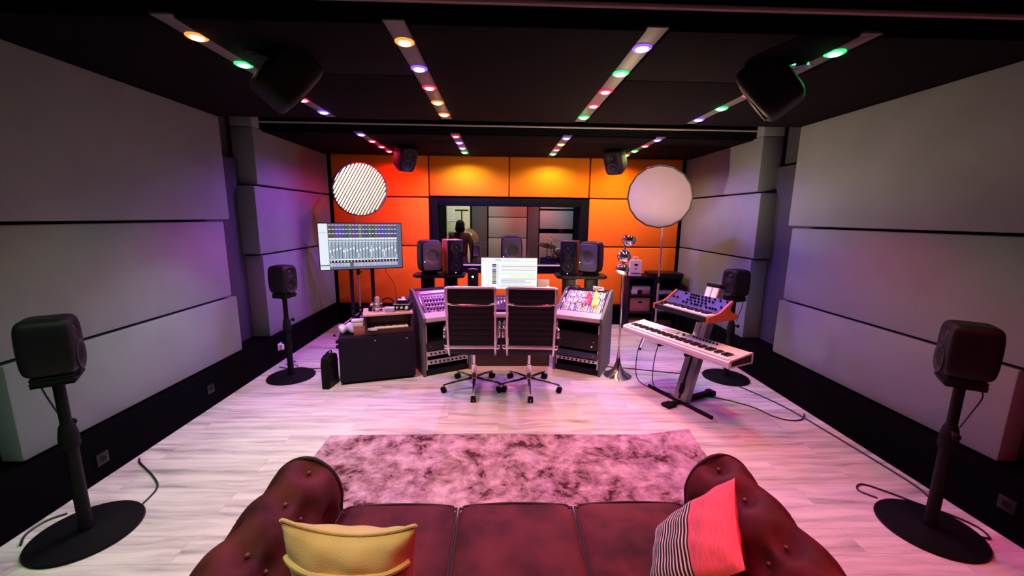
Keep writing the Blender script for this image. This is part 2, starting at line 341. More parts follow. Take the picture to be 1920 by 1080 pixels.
# orange panels
GO = 'orange acoustic panels on the back wall'
def op(label, x0, x1, z0, z1): panel('orange_panel', label, (x0, YB - 0.055, z0), (x1, YB + 0.018, z1), M_ORANGE, group=GO)
op('top orange panel in the left corner of the back wall, behind the glowing softbox', -2.70, -1.162, 2.112, 2.755)
op('top orange panel above the left half of the control room window', -1.142, 0.138, 2.125, 2.755)
op('top orange panel above the right half of the control room window', 0.154, 1.455, 2.125, 2.755)
op('top orange panel in the right corner of the back wall, behind the unlit softbox', 1.475, 2.985, 2.125, 2.755)
op('middle orange panel left of the window, behind the wall of the large mixer screen', -2.70, -1.162, 1.322, 2.092)
op('bottom orange panel left of the window, above the black skirting', -2.70, -1.162, 0.33, 1.302)
op('middle orange panel right of the window, behind the chrome ball lamp', 1.475, 2.985, 1.332, 2.105)
op('bottom orange panel right of the window, behind the dark shelf unit', 1.475, 2.985, 0.33, 1.312)
op('low orange panel under the window, behind the console screen', -1.142, 1.455, 0.33, 0.865)
# window
win = MB()
def frame(mb, x0, x1, z0, z1, y0, y1, t):
    mb.span((x0, y0, z0), (x0 + t, y1, z1), bev=0.004); mb.span((x1 - t, y0, z0), (x1, y1, z1), bev=0.004)
    mb.span((x0 + t, y0, z0), (x1 - t, y1, z0 + t), bev=0.004); mb.span((x0 + t, y0, z1 - t), (x1 - t, y1, z1), bev=0.004)
frame(win, -1.149, 1.459, 0.875, 2.099, YB - 0.06, YB + 0.22, 0.125)
wo = struct(win.build('window_1', M_VOID))
MB().span((-1.03, YB + 0.05, 0.995), (1.34, YB + 0.062, 1.98)).build('window_pane', M_GLASS, wo)
MB().span((-1.03, YB - 0.085, 0.99), (1.34, YB + 0.03, 1.005), bev=0.004).build('window_sill', M_ALU, wo)

# live room beyond the glass
struct(MB().span((-2.2, 9.75, 0), (2.6, 9.85, 3.2)).build('wall_far', M_VOID))
struct(MB().span((-2.3, 6.98, 0), (-2.2, 9.85, 3.2)).build('wall_far_left', M_LIVEW))
struct(MB().span((2.6, 6.98, 0), (2.7, 9.85, 3.2)).build('wall_far_right', M_FABRIC_D))
GL = 'wall panels of the live room behind the glass'
def lp(label, x0, x1, z0, z1, m, t=0.1): panel('wall_panel', label, (x0, 9.74 - t, z0), (x1, 9.74, z1), m, 'wall panel', group=GL)
lp('cream wall board behind the person, left end of the window', -1.27, -0.71, 0.3, 2.35, M_LIVEW, 0.05)
lp('dark grey column panel behind the glass, between cream board and pinkish panels', -0.66, -0.30, 0.2, 2.6, M_FABRIC_D)
for lb, z0, z1 in (('top', 1.80, 2.5), ('middle', 1.31, 1.785), ('bottom', 0.6, 1.295)):
    lp('%s pinkish grey panel in the centre of the view through the window' % lb, -0.27, 0.64, z0, z1, M_FABRIC)
lp('narrow dark panel behind the glass, left of the drums', 0.66, 0.93, 0.2, 2.6, M_FABRIC_D, 0.06)
for lb, z0, z1 in (('top', 2.0, 2.1), ('upper pale', 1.53, 1.96), ('lower pale', 0.6, 1.42)):
    lp('%s blue grey panel behind the drums, right end of the window' % lb, 0.95, 1.75, z0, z1, M_FABRIC)
pn = MB().span((-1.24, 9.68, 1.68), (-1.06, 9.688, 2.02)).build('wall_notice', M_CARDW); tag(pn, 'white notice sheets pinned on the cream board behind the glass', 'paper')
mk = MB()
for k in range(7): mk.span((-1.22, 9.676, 1.97 - k * 0.042), (-1.09 - 0.03 * (k % 3), 9.679, 1.978 - k * 0.042))
mk.build('print', mat('print_grey', (0.3, 0.32, 0.32), 0.8, var=0.1), pn)
for lab, loc, en, colr, tgt in (('unseen added spot lighting the cream board, above the person', (-0.6, 8.3, 3.0), 240, (1, 0.95, 0.78), (-0.85, 9.6, 1.6)),
                                ('unseen added red spot tinting the centre panels of the live room', (0.75, 8.6, 3.0), 420, (1, 0.14, 0.12), (0.55, 9.7, 1.7)),
                                ('unseen added cool white spot in the live room, above the drums', (1.3, 8.3, 3.0), 170, (0.75, 0.8, 1), (1.4, 9.5, 1.5))):
    t = thing('live_room_fill', lab, 'added light', loc, 0, 'live room fill spots')  # unseen spots added to light and tint the panels behind the glass
    MB().cyl((0, 0, 0), (0, 0, 0.2), 0.07, seg=20).build('housing', M_SATIN, t)
    MB().cyl((0, 0, -0.004), (0, 0, 0.0), 0.06, seg=20).build('lens', emis('live_lens_%d' % en, colr, 8), t)
    l = bpy.data.lights.new('live_room_fill_light', 'SPOT'); l.energy = en; l.color = colr; l.spot_size = R(62 if colr[2] == 1 else 84); l.spot_blend = 0.8; l.shadow_soft_size = 0.06
    lo = bpy.data.objects.new('bulb', l); COL.objects.link(lo); lo.parent = t; lo.location = (0, 0, -0.02)
    lo.rotation_euler = (Vector(tgt) - Vector(loc)).to_track_quat('-Z', 'Y').to_euler()

# ------------------------------------------------------------------ ceiling boards, clouds, downlights
SX = dict(outer_left=-1.66, inner_left=-0.535, inner_right=0.797, outer_right=1.915)
tn = 6
for y0, y1 in ((2.2, 4.235), (4.945, 6.6), (-0.9, 1.43)):
    for k, x in SX.items():
        struct(MB().span((x - 0.055, y0, 2.752), (x + 0.055, y1, 2.763), bev=0.002).build('trim_%d' % tn, M_STRIP)); tn += 1
    edges = [WL] + [q for x in SX.values() for q in (x - 0.06, x + 0.06)] + [WR]
    nm = {2.2: 'front', 4.945: 'far', -0.9: 'rear'}[y0]
    for i, ps in enumerate(('at the left wall', 'between the two left light strips', 'in the middle', 'between the two right light strips', 'at the right wall')):
        a, b = edges[2 * i], edges[2 * i + 1]
        if y0 == -0.9: continue
        cuts = [y0, 2.95, y1] if y0 == 2.2 and i in (1, 3) else ([y0, 5.3, y1] if y0 == 4.945 and i in (1, 3) else [y0, y1])
        for c in range(len(cuts) - 1):
            which = '' if len(cuts) == 2 else (' nearer' if c == 0 else ' farther')
            o = MB().span((a, cuts[c] + 0.004, 2.737), (b, cuts[c + 1] - 0.004, 2.762), bev=0.006).build('ceiling_panel', M_CLOUD)
            tag(o, 'black%s ceiling panel %s, %s' % (which, ps, 'before the ceiling gap' if y0 == 2.2 else 'beyond the ceiling gap'), 'ceiling panel', 'black ceiling panels')
YN = (2.44, 2.845, 3.235, 3.635, 4.04); YF = (5.07, 5.49, 5.91, 6.3); YR = (0.35, 1.1)
LIGHTS = [('outer_left', YN, 'orange green white red violet'), ('inner_left', YN, 'orange violet red orange orange'), ('inner_right', YN, 'violet green red red green'),
          ('outer_right', YN, 'green red red green violet'), ('outer_left', YF, 'violet red red red'), ('inner_left', YF, 'red violet violet green'),
          ('inner_right', YF, 'violet orange red green'), ('outer_right', YF, 'violet red green orange'),
          ('outer_left', YR, 'white white'), ('inner_left', YR, 'orange green'), ('inner_right', YR, 'red red'), ('outer_right', YR, 'red red')]
lamp_data, ring_mesh, lens_mesh = {}, None, {}
ORD = ('first', 'second', 'third', 'fourth', 'fifth')
for strip, ys, cols in LIGHTS:
    sec = {YN: 'nearer', YF: 'far', YR: 'overhead'}[ys]
    for k, (y, c) in enumerate(zip(ys, cols.split())):
        colr = LED[c]; lk = (c, sec)
        t = thing('downlight', '%s ceiling spot, %s from the camera on the %s %s strip' % (c, ORD[k], sec, strip.replace('_', ' ')), 'ceiling light', (SX[strip], y, 2.752), 0, '%s ceiling spots' % c)
        if lk not in lamp_data:
            l = bpy.data.lights.new('spot_' + c, 'SPOT'); l.energy = SPOT_W * GAIN[lk]; l.color = (0.85, 1.0, 0.32) if lk == ('green', 'far') else colr; l.spot_size = R(160 if ys is YF else (84 if lk == ('white', 'nearer') else 106)); l.spot_blend = 0.55; l.shadow_soft_size = 0.02
            lamp_data[lk] = l
            lm = MB().lathe([(0.036, -0.008), (0.030, -0.016), (0.017, -0.0195), (0.0, -0.020)], 18).build('lens', emis('lens_' + c, tuple(0.04 + 0.96 * q for q in colr), 28.0), t)
            rm = MB().lathe([(0.054, 0.0), (0.054, -0.006), (0.046, -0.012), (0.035, -0.010), (0.035, -0.002)], 20).build('glowing_rim', emis('rim_' + c, colr, 1.2), t)
            lens_mesh[c] = (lm.data, rm.data)
        else:
            for nme, me in zip(('lens', 'glowing_rim'), lens_mesh[c]):
                o = bpy.data.objects.new(nme, me); COL.objects.link(o); o.parent = t
        lo = bpy.data.objects.new('bulb', lamp_data[lk]); COL.objects.link(lo); lo.parent = t; lo.location = (0, 0, -0.022)

# ------------------------------------------------------------------ speakers
def spk_body(wd, dp, ht, dents, n=7.0, cuts=22, taper=0.10):
    mb = MB()
    def fn(p):
        f = p.y < -dp / 2 * 0.9
        zz = p.z / (ht / 2)
        q = Vector((p.x * (1 - taper * zz * zz * 0.8), p.y * (1 - taper * 0.5 * zz * zz), p.z * (1 - 0.02 * (2 * p.x / wd) ** 2)))
        if f:
            for cx, cz, r, d in dents:
                rr = math.hypot(p.x - cx, p.z - cz) / r
                if rr < 1: q.y += d * (0.5 + 0.5 * math.cos(PI * rr))
        return q
    mb.rbox((wd, dp, ht), n, cuts, fn=fn); return mb
def face_rz(p, tgt):      # local -y looks at tgt
    return math.degrees(math.atan2(tgt[1] - p[1], tgt[0] - p[0])) + 90
def lathe_front(prof, x, y, z, seg=28): return MB().lathe(prof, seg, T(x, y, z) @ RX(90))
def stand_speaker(loc, rz, label, first=None):
    if first: return copy_thing(first, loc, rz, label)
    t = thing('monitor_speaker', label, 'speaker', loc, rz, 'two way speakers on pole stands')
    W, D, H = 0.222, 0.21, 0.30; zc = 0.19
    b = spk_body(W, D, H, [(0, 0.072, 0.075, 0.020), (0, -0.06, 0.085, 0.016)]); o = b.build('cabinet', M_SPK, t); o.location = (0, 0, zc)
    lathe_front([(0.079, 0.0), (0.081, 0.006), (0.074, 0.006), (0.05, -0.008), (0.022, -0.012), (0.0, -0.008)], 0, -D / 2 + 0.004, zc - 0.065).build('woofer', M_CONE, t)
    lathe_front([(0.024, -0.018), (0.018, -0.010), (0.01, -0.007), (0.0, -0.006)], 0, -D / 2 + 0.001, zc + 0.075, 18).build('tweeter', M_CONE, t)
    MB().box((0, 0, 0.03), (0.17, 0.16, 0.025), bev=0.01).box((0, -0.005, 0.011), (0.18, 0.17, 0.02), bev=0.008).box((0, 0.02, 0.044), (0.10, 0.12, 0.02), bev=0.008).build('tilting_foot', M_RUBBER, t)
    return t
def speaker_stand(loc, rz, label, first=None):
    if first: return copy_thing(first, loc, rz, label)
    t = thing('speaker_stand', label, 'speaker stand', loc, rz, 'black pole speaker stands')
    MB().lathe([(0.0, 0.0), (0.243, 0.0), (0.248, 0.006), (0.243, 0.016), (0.06, 0.026), (0.04, 0.03), (0, 0.03)], 48).build('round_base', M_SATIN, t)
    MB().lathe([(0.036, 0.028), (0.036, 0.05), (0.030, 0.07), (0.030, 0.545), (0.034, 0.55), (0.0, 0.55)], 20).build('lower_pole', M_SATIN, t)
    MB().lathe([(0.037, 0.53), (0.042, 0.545), (0.042, 0.60), (0.033, 0.655), (0.027, 0.67), (0.0, 0.67)], 20).build('clutch_collar', M_RUBBER, t)
    MB().cyl((0.03, 0, 0.64), (0.085, 0, 0.64), 0.009).ball((0.095, 0, 0.64), (0.014, 0.02, 0.02)).build('clamp_knob', M_RUBBER, t)
    MB().lathe([(0.024, 0.66), (0.024, 0.895), (0.06, 0.905), (0.06, 0.912), (0, 0.912)], 18).build('upper_pole', M_SATIN, t)
    MB().box((0, 0, 0.918), (0.16, 0.16, 0.012), bev=0.003).build('top_plate', M_SATIN, t)
    MB().tube(smooth_path([(0.02, 0.06, 0.93), (0.05, 0.075, 0.88), (0.045, 0.05, 0.78), (0.042, 0.02, 0.68)]), 0.004, 6).build('cable', M_CABLE, t)
    return t
EAR = (0.143, 3.75)
st = sp = None
for x, y, ls in ((-2.335, 4.335, 'standing by the far left wall near the large mixer screen'), (2.62, 4.30, 'standing by the far right wall behind the keyboards'),
                 (-2.34, 2.075, 'in the left foreground beside the near left wall'), (2.565, 2.02, 'in the right foreground beside the near right wall')):
    rz = face_rz((x, y), EAR)
    s_ = speaker_stand((x, y, 0), rz, 'black pole stand with round base, ' + ls.replace('standing ', ''), st); st = st or s_
    p_ = stand_speaker((x, y, 0.924), rz, 'dark compact speaker on a pole, ' + ls.replace('standing ', ''), sp); sp = sp or p_
# ceiling speakers
def ceiling_speaker(loc, tgt, label, mount):
    t = thing('ceiling_speaker', label, 'speaker', loc, 0, 'speakers hung from the ceiling')
    d = (Vector(tgt) - Vector(loc)).normalized()
    Mx = Matrix.Translation((0, 0, 0)) @ (d.to_track_quat('-Y', 'Z').to_matrix().to_4x4())
    o = spk_body(0.26, 0.245, 0.36, [(0, 0.08, 0.09, 0.022), (0, -0.07, 0.10, 0.016)]).build('cabinet', M_SPK, t); o.matrix_local = Mx
    o2 = MB().lathe([(0.083, 0.0), (0.085, 0.006), (0.078, 0.006), (0.05, -0.008), (0.022, -0.012), (0.0, -0.008)], 28, T(0, -0.12, -0.07) @ RX(90)).build('woofer', M_CONE, t); o2.matrix_local = Mx
    o3 = MB().lathe([(0.024, -0.018), (0.018, -0.010), (0.0, -0.006)], 18, T(0, -0.122, 0.08) @ RX(90)).build('tweeter', M_CONE, t); o3.matrix_local = Mx
    top = 2.737 - loc[2]; bx = mount
    b = MB(); back = Mx @ Vector((0, 0.10, 0.05))
    b.cyl((bx[0], bx[1], top), (bx[0], bx[1], top - 0.02), 0.05).tube([(bx[0], bx[1], top - 0.01), (bx[0], bx[1], back.z + 0.03), back], 0.016, 10)
    b.ball((bx[0], bx[1], back.z + 0.03), 0.025)
    b.build('ceiling_bracket', M_CHROME if loc[0] > 1.64 else M_SATIN, t)
    return t
ceiling_speaker((-1.27, 2.60, 2.60), (0.143, 3.75, 1.1), 'large dark speaker hanging from the near ceiling on the left, above the left wall panels', (-0.17, -0.02))
ceiling_speaker((1.66, 2.60, 2.61), (0.143, 3.75, 1.1), 'large dark speaker hanging from the near ceiling on the right, with a chrome bracket', (0.17, -0.02))
ceiling_speaker((-1.31, 5.80, 2.60), (0.143, 3.9, 1.1), 'small dark speaker hanging from the far ceiling, above and right of the glowing softbox', (-0.05, 0.12))
ceiling_speaker((1.615, 5.80, 2.60), (0.143, 3.9, 1.1), 'small dark speaker hanging from the far ceiling, above and left of the unlit softbox', (0.05, 0.12))

# main speakers behind the console
def main_speaker(loc, rz, label, first=None, sc=1.0):
    if first: return copy_thing(first, loc, rz, label)
    t = thing('coaxial_speaker', label, 'speaker', loc, rz, 'rounded grey coaxial speakers behind the console')
    W, D, H = 0.29 * sc, 0.27 * sc, 0.42 * sc
    o = spk_body(W, D, H, [(0, 0.0, 0.105 * sc, 0.055 * sc)], 8.0, 26, 0.08).build('cabinet', M_SPK, t); o.location = (0, 0, H / 2 + 0.035)
    b = spk_body(W * 0.86, 0.02, H * 0.86, [(0, 0.0, 0.105 * sc, 0.055 * sc)], 9.0, 26, 0.03).build('baffle', M_SPKG, t); b.location = (0, -D / 2 - 0.004, H / 2 + 0.035)
    lathe_front([(0.026, -0.04), (0.03, -0.032), (0.024, -0.026), (0.012, -0.022), (0, -0.02)], 0, -D / 2 + 0.012, H / 2 + 0.035, 20).build('coaxial_driver', M_CONE, t)
    MB().box((0, 0.02, 0.02), (0.17 * sc, 0.17 * sc, 0.035), bev=0.012).box((0, 0, 0.006), (0.2 * sc, 0.2 * sc, 0.012), bev=0.004).build('tilting_foot', M_RUBBER, t)
    MB().ball((-W * 0.37, -D / 2 - 0.015, H * 0.43), 0.004).build('indicator_light', emis('white_led', (1, 1, 1), 8), t)
    return t
def threeway(loc, rz, label, wood):
    t = thing('three_way_speaker', label, 'speaker', loc, rz, 'tall three way speakers behind the console')
    W, D, H = 0.215, 0.27, 0.46
    MB().span((-W / 2, -D / 2 + 0.02, 0.012), (W / 2, D / 2, H), bev=0.006).build('cabinet', M_SPKWOOD if wood else M_DWOOD, t)
    MB().span((-W / 2 + 0.002, -D / 2, 0.012), (W / 2 - 0.002, -D / 2 + 0.02, H - 0.002), bev=0.008).build('baffle', M_BLACK, t)
    for nme, z, r in (('woofer', 0.355, 0.075), ('midrange', 0.235, 0.045), ('woofer', 0.115, 0.075)):
        lathe_front([(r, -0.001), (r * 1.02, 0.006), (r * 0.9, 0.009), (r * 0.85, 0.004), (r * 0.4, 0.001), (r * 0.36, 0.008), (r * 0.2, 0.014), (0, 0.016)], 0, -D / 2, z).build(nme, mat('glossy_cone', (0.03, 0.03, 0.035), 0.22, var=0.05, bump=0.01), t)
    MB().ball((0.0, -D / 2 - 0.002, 0.028), 0.004).build('indicator_light', emis('white_led', (1, 1, 1), 8), t)
    MB().span((-W / 2 + 0.01, -D / 2 + 0.02, 0), (W / 2 - 0.01, D / 2 - 0.01, 0.012)).build('plinth', M_RUBBER, t)
    return t
PZ = 1.035
m1 = main_speaker((-0.935, 5.36, PZ), 26, 'rounded grey speaker at the left end of the left speaker shelf')
main_speaker((1.235, 5.36, PZ), -30, 'rounded grey speaker at the right end of the right speaker shelf', m1)
main_speaker((0.16, 5.45, 1.10), 0, 'rounded grey speaker in the centre behind the console screen', m1)
threeway((-0.635, 5.42, PZ), 24, 'tall three driver speaker with a brown side, right end of the left speaker shelf', True)
threeway((0.955, 5.42, PZ), -20, 'tall black three driver speaker at the left end of the right speaker shelf', False)
for sg, lab in ((-1, 'left'), (1, 'right')):
    cx = 0.15 + sg * 0.96
    t = thing('speaker_shelf_stand', 'black shelf stand on two wide posts carrying the %s pair of console speakers' % lab, 'speaker stand', (cx, 5.4, 0), 0, 'speaker shelf stands behind the console')
    pl = [(-0.34, -0.14), (-0.28, -0.19), (0.28, -0.19), (0.34, -0.10), (0.34, 0.17), (-0.34, 0.17)]
    if sg < 0: pl = [(-x, y) for x, y in pl][::-1]
    MB().prism(pl, PZ - 0.035, PZ).build('top_plate', M_BLACK, t)
    for x in (-0.16, 0.15):
        MB().span((x - 0.085, -0.05, 0.02), (x + 0.085, 0.06, PZ - 0.035), bev=0.006).build('post', M_BLACK, t)
        MB().span((x + 0.088, -0.055, 0.02), (x + 0.098, -0.045, PZ - 0.036)).build('edge_rod', M_BRUSH, t)
    MB().span((-0.32, -0.16, 0), (0.32, 0.16, 0.02), bev=0.004).build('base_plate', M_BLACK, t)
t = thing('centre_speaker_stand', 'black post stand carrying the centre speaker behind the screen', 'speaker stand', (0.16, 5.45, 0))
MB().span((-0.12, -0.12, 1.08), (0.12, 0.12, 1.10), bev=0.004).build('top_plate', M_BLACK, t)
MB().span((-0.05, -0.05, 0.02), (0.05, 0.05, 1.08), bev=0.004).build('post', M_BLACK, t)
MB().span((-0.2, -0.16, 0), (0.2, 0.16, 0.02), bev=0.004).build('base_plate', M_BLACK, t)

# ------------------------------------------------------------------ console desk
A_ = 27.0; c27, s27 = math.cos(R(A_)), math.sin(R(A_)); CXC = 0.157; IN = 0.49; WW = 0.575
WRM = T(CXC + IN, 4.57, 0) @ RZ(-A_)                                   # right wing, local x from inner to outer
WLM = T(CXC - IN - WW * c27, 4.57 - WW * s27, 0) @ RZ(A_)              # left wing, local x from outer to inner
desk = thing('studio_desk', 'grey winged studio desk with a rack bay in each wing, facing the two office chairs', 'desk', (0, 0, 0))
SIDE = [(0.0, 0.0), (0.0, 0.60), (-0.035, 0.645), (-0.035, 0.69), (0.41, 0.935), (0.53, 0.935), (0.53, 0.0)]
def wing(Mx, tagname, mirror):
    YZ = Matrix(((0, 0, 1, 0), (1, 0, 0, 0), (0, 1, 0, 0), (0, 0, 0, 1)))          # poly (y,z) extruded along x
    outer = 0 if mirror else WW
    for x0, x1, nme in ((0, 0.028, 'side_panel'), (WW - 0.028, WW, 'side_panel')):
        MB(Mx).prism(SIDE, x0, x1, YZ).build(nme, M_DESK_SHADE, desk)
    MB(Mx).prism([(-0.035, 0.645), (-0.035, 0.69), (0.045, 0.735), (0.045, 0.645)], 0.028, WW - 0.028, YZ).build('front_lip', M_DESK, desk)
    MB(Mx).span((0.028, 0.41, 0.90), (WW - 0.028, 0.53, 0.93), bev=0.004).build('top_shelf', M_PURP, desk)
    MB(Mx).span((0.028, 0.515, 0.04), (WW - 0.028, 0.53, 0.90)).build('back_panel', M_PURP, desk)
    MB(Mx).span((0.028, 0.02, 0.0), (WW - 0.028, 0.5, 0.075), bev=0.004).build('plinth', M_PURP, desk)
    MB(Mx).span((0.03, 0.03, 0.60), (WW - 0.03, 0.5, 0.64)).build('bay_roof', M_PURP, desk)
    for x in (0.036, WW - 0.046): MB(Mx).span((x, 0.01, 0.075), (x + 0.01, 0.022, 0.60)).build('rack_rail', M_BRUSH, desk)
wing(WRM, 'right', False); wing(WLM, 'left', True)
for x0 in ((CXC - IN + 0.0),):
    MB().span((CXC - IN + 0.02, 4.53, 0.645), (CXC + IN - 0.02, 4.62, 0.69), bev=0.006).build('front_lip', M_DESK, desk)
    MB().span((CXC - IN + 0.02, 4.62, 0.66), (CXC + IN - 0.02, 5.15, 0.69), bev=0.004).build('centre_top', M_PURP, desk)
    MB().span((CXC - IN + 0.03, 4.66, 0.0), (CXC + IN - 0.03, 4.68, 0.655), bev=0.003).build('shade_panel', mat('glossy_dark_panel', (0.035, 0.018, 0.018), 0.28, var=0.1, bump=0.03, bscale=3, coat=0.15), desk)  # dark sheet set forward to stand in for shade on the floor below
sl = math.degrees(math.atan2(0.245, 0.43))
def gear_frame(Mx): return Mx @ T(0.028, 0.05, 0.722) @ RX(sl)
# left: mixer surface
GM = gear_frame(WLM); GW = WW - 0.056
t = thing('mixing_surface', 'small mixing desk full of knobs set in the left wing of the studio desk', 'mixer')
MB(GM).span((0.004, 0.0, -0.02), (GW - 0.004, 0.40, 0.004), bev=0.003).build('body', mat('grey_violet_faceplate', (0.15, 0.11, 0.21), 0.4, var=0.05, bump=0.02), t)
MB(GM).span((0.012, 0.0, 0.004), (0.024, 0.395, 0.016), bev=0.003).build('edge_rail', M_CHROME, t)
MB(GM).span((0.05, 0.33, 0.004), (GW - 0.02, 0.375, 0.012), bev=0.003).build('meter_strip', M_SILVER, t)
kd = MB().lathe([(0.011, 0), (0.010, 0.012), (0.006, 0.014), (0, 0.014)], 10).build('knob', M_SILVER, t); kd.location = GM @ Vector((0.07, 0.10, 0.004)); kd.rotation_euler = GM.to_euler()
kb = MB().lathe([(0.011, 0), (0.010, 0.012), (0.006, 0.014), (0, 0.014)], 10).build('knob', M_RUBBER, t); kb.location = GM @ Vector((0.07, 0.07, 0.004)); kb.rotation_euler = GM.to_euler()
for j in range(7):
    for i in range(12):
        if (j, i) in ((0, 0), (1, 0)): continue
        o = (kb if j in (0, 2, 4) else kd).copy(); COL.objects.link(o); o.location = GM @ Vector((0.07 + i * 0.036, 0.06 + j * 0.036, 0.004))
for i in range(12): MB(GM).span((0.064 + i * 0.036, 0.015, 0.004), (0.076 + i * 0.036, 0.035, 0.010), bev=0.002).build('button', M_LILAC if i % 3 else M_RUBBER, t)
# right: modular rack
GR = gear_frame(WRM)
t = thing('modular_synthesizer', 'modular synthesizer with silver faceplates set in the right wing of the studio desk', 'synthesizer')
MB(GR).span((0.004, 0.0, -0.02), (GW - 0.004, 0.40, 0.0), bev=0.003).build('case', M_PURP, t)
for x in (0.008, GW - 0.02): MB(GR).span((x, 0.0, 0), (x + 0.01, 0.395, 0.014), bev=0.002).build('edge_rail', M_CHROME, t)
xs = [0.03, 0.11, 0.17, 0.25, 0.33, 0.37, 0.43, 0.49]
for r_ in range(3):
    for i in range(len(xs) - 1):
        x0, x1 = xs[i] + (0.012 * r_ if 0 < i else 0), xs[i + 1] - 0.003 + (0.012 * r_ if i + 1 < len(xs) - 1 else 0)
        y0, y1 = 0.02 + r_ * 0.125, 0.135 + r_ * 0.125
        m = MB(GR).span((x0, y0, 0.0), (x1, y1, 0.006), bev=0.001).build('module', M_CARDW if (i + r_) % 3 == 0 else M_SILVER, t)
        kk = MB(GR)
        for a in range(max(1, int((x1 - x0) / 0.022))):
            for b in range(4): kk.cyl((x0 + 0.012 + a * 0.022, y0 + 0.015 + b * 0.027, 0.006), (x0 + 0.012 + a * 0.022, y0 + 0.015 + b * 0.027, 0.011 + 0.006 * ((a + b) % 2)), 0.005, seg=8)
        kk.build('jack_row', M_RUBBER, m)
def patch(x0, y0, x1, y1, h, m, nm, lab):
    p0, p1 = GR @ Vector((x0, y0, 0.012)), GR @ Vector((x1, y1, 0.012)); mid = GR @ Vector(((x0 + x1) / 2, (y0 + y1) / 2, h))
    o = MB().tube(smooth_path([p0, p0 + Vector((0, -0.01, h * 0.6)), mid, p1 + Vector((0, -0.01, h * 0.6)), p1], 6), 0.0045, 7).build('patch_cable', m); tag(o, lab, 'cable', nm)
for k in range(5): patch(0.29 + 0.008 * k, 0.33 - 0.01 * k, 0.30 + 0.012 * k, 0.10 + 0.02 * k, 0.05, M_RED, 'red patch cables', 'red patch cable on the modular synthesizer, %s of five from the left' % ORD[k])
for k in range(6): patch(0.375 + 0.01 * k, 0.34 - 0.012 * k, 0.385 + 0.010 * k, 0.07 + 0.012 * k, 0.06, M_YEL, 'yellow patch cables', 'yellow patch cable on the modular synthesizer, %s of six from the left' % (ORD + ('sixth',))[k])
for k, (a, b, c_, d) in enumerate(((0.05, 0.05, 0.20, 0.10), (0.03, 0.16, 0.06, 0.06), (0.18, 0.11, 0.27, 0.09))): patch(a, b, c_, d, 0.07, M_WCAB if k < 2 else M_CABLE, 'loose patch cables', ('long white patch cable across the lower left of the modular synthesizer', 'white patch cable looping off the left edge of the modular synthesizer', 'black patch cable arching over the middle of the modular synthesizer')[k])
# centre fader surface
CF = T(CXC - 0.40, 4.66, 0.70) @ RX(24)
t = thing('fader_surface', 'dark control surface with pale faders in the middle of the studio desk, between the chairs', 'mixer')
MB(CF).span((0, 0, -0.012), (0.80, 0.30, 0.012), bev=0.004).build('body', mat('violet_black_faceplate', (0.05, 0.03, 0.07), 0.4, var=0.05, bump=0.02), t)
MB(T(CXC - 0.40, 4.66, 0.69)).span((0.0, 0.02, 0), (0.8, 0.06, 0.005)).span((0, 0.24, 0), (0.8, 0.27, 0.09)).build('support', M_PURP, t)
for i in range(20):
    x = 0.04 + i * 0.038
    MB(CF).span((x - 0.003, 0.06, 0.012), (x + 0.003, 0.20, 0.0135)).build('fader_slot', M_RUBBER, t)
    f_ = MB(CF).span((x - 0.008, 0.09 + 0.05 * (i * 7 % 5) / 4, 0.012), (x + 0.008, 0.16 + 0.03 * (i * 7 % 5) / 4, 0.026), bev=0.003).build('fader_cap', M_KEYW, t)
for i in range(20): MB(CF).span((0.032 + i * 0.038, 0.235, 0.012), (0.048 + i * 0.038, 0.25, 0.017), bev=0.002).build('button', M_LILAC, t)
MB(CF).span((0.06, 0.268, 0.012), (0.74, 0.29, 0.015)).build('legend_strip', M_BLUEP, t)
# rack gear
def rack_unit(Mx, z, h, label, kind):
    t = thing('rack_unit', label, 'rack unit', (0, 0, 0), 0, 'rack units in the studio desk')
    x0, x1 = 0.05, WW - 0.05
    m = {'silver': M_SILVER, 'blue': mat('dark_blue_faceplate', (0.03, 0.04, 0.09), 0.35, var=0.06, bump=0.02), 'black': M_BLACK}[kind]
    MB(Mx).span((x0 + 0.01, 0.02, z + 0.002), (x1 - 0.01, 0.38, z + h - 0.002)).build('chassis', M_BLACK, t)
    MB(Mx).span((x0 - 0.012, 0.006, z), (x1 + 0.012, 0.019, z + h - 0.003), bev=0.002).build('faceplate', m, t)
    if kind == 'silver':
        for i in range(9): MB(Mx).cyl((x0 + 0.04 + i * 0.05, 0.006, z + h / 2), (x0 + 0.04 + i * 0.05, -0.012, z + h / 2), 0.012, 0.010, seg=12).build('knob', M_RUBBER, t)
    else:
        for i in range(2): MB(Mx).cyl((x0 + 0.03 + i * 0.40, 0.006, z + h / 2), (x0 + 0.03 + i * 0.40, -0.004, z + h / 2), 0.006, seg=8).build('screw', M_BRUSH, t)
    return t
rack_unit(WLM, 0.235, 0.055, 'upper silver rack unit with a row of black knobs in the left wing bay', 'silver')
rack_unit(WLM, 0.135, 0.055, 'lower silver rack unit with a row of black knobs in the left wing bay', 'silver')
rack_unit(WLM, 0.30, 0.10, 'plain black rack unit in the left wing bay, above the silver ones', 'black')
rack_unit(WRM, 0.195, 0.075, 'dark blue rack unit low in the right wing bay', 'blue')
rack_unit(WRM, 0.145, 0.04, 'slim silver rack unit below the blue one in the right wing bay', 'silver')
r3 = rack_unit(WRM, 0.30, 0.20, 'tall black rack unit with a small red light in the right wing bay', 'black')
MB(WRM).cyl((0.46, 0.006, 0.345), (0.46, 0.0, 0.345), 0.007, seg=10).build('indicator_light', emis('red_led', (1, 0.06, 0.05), 6), r3)

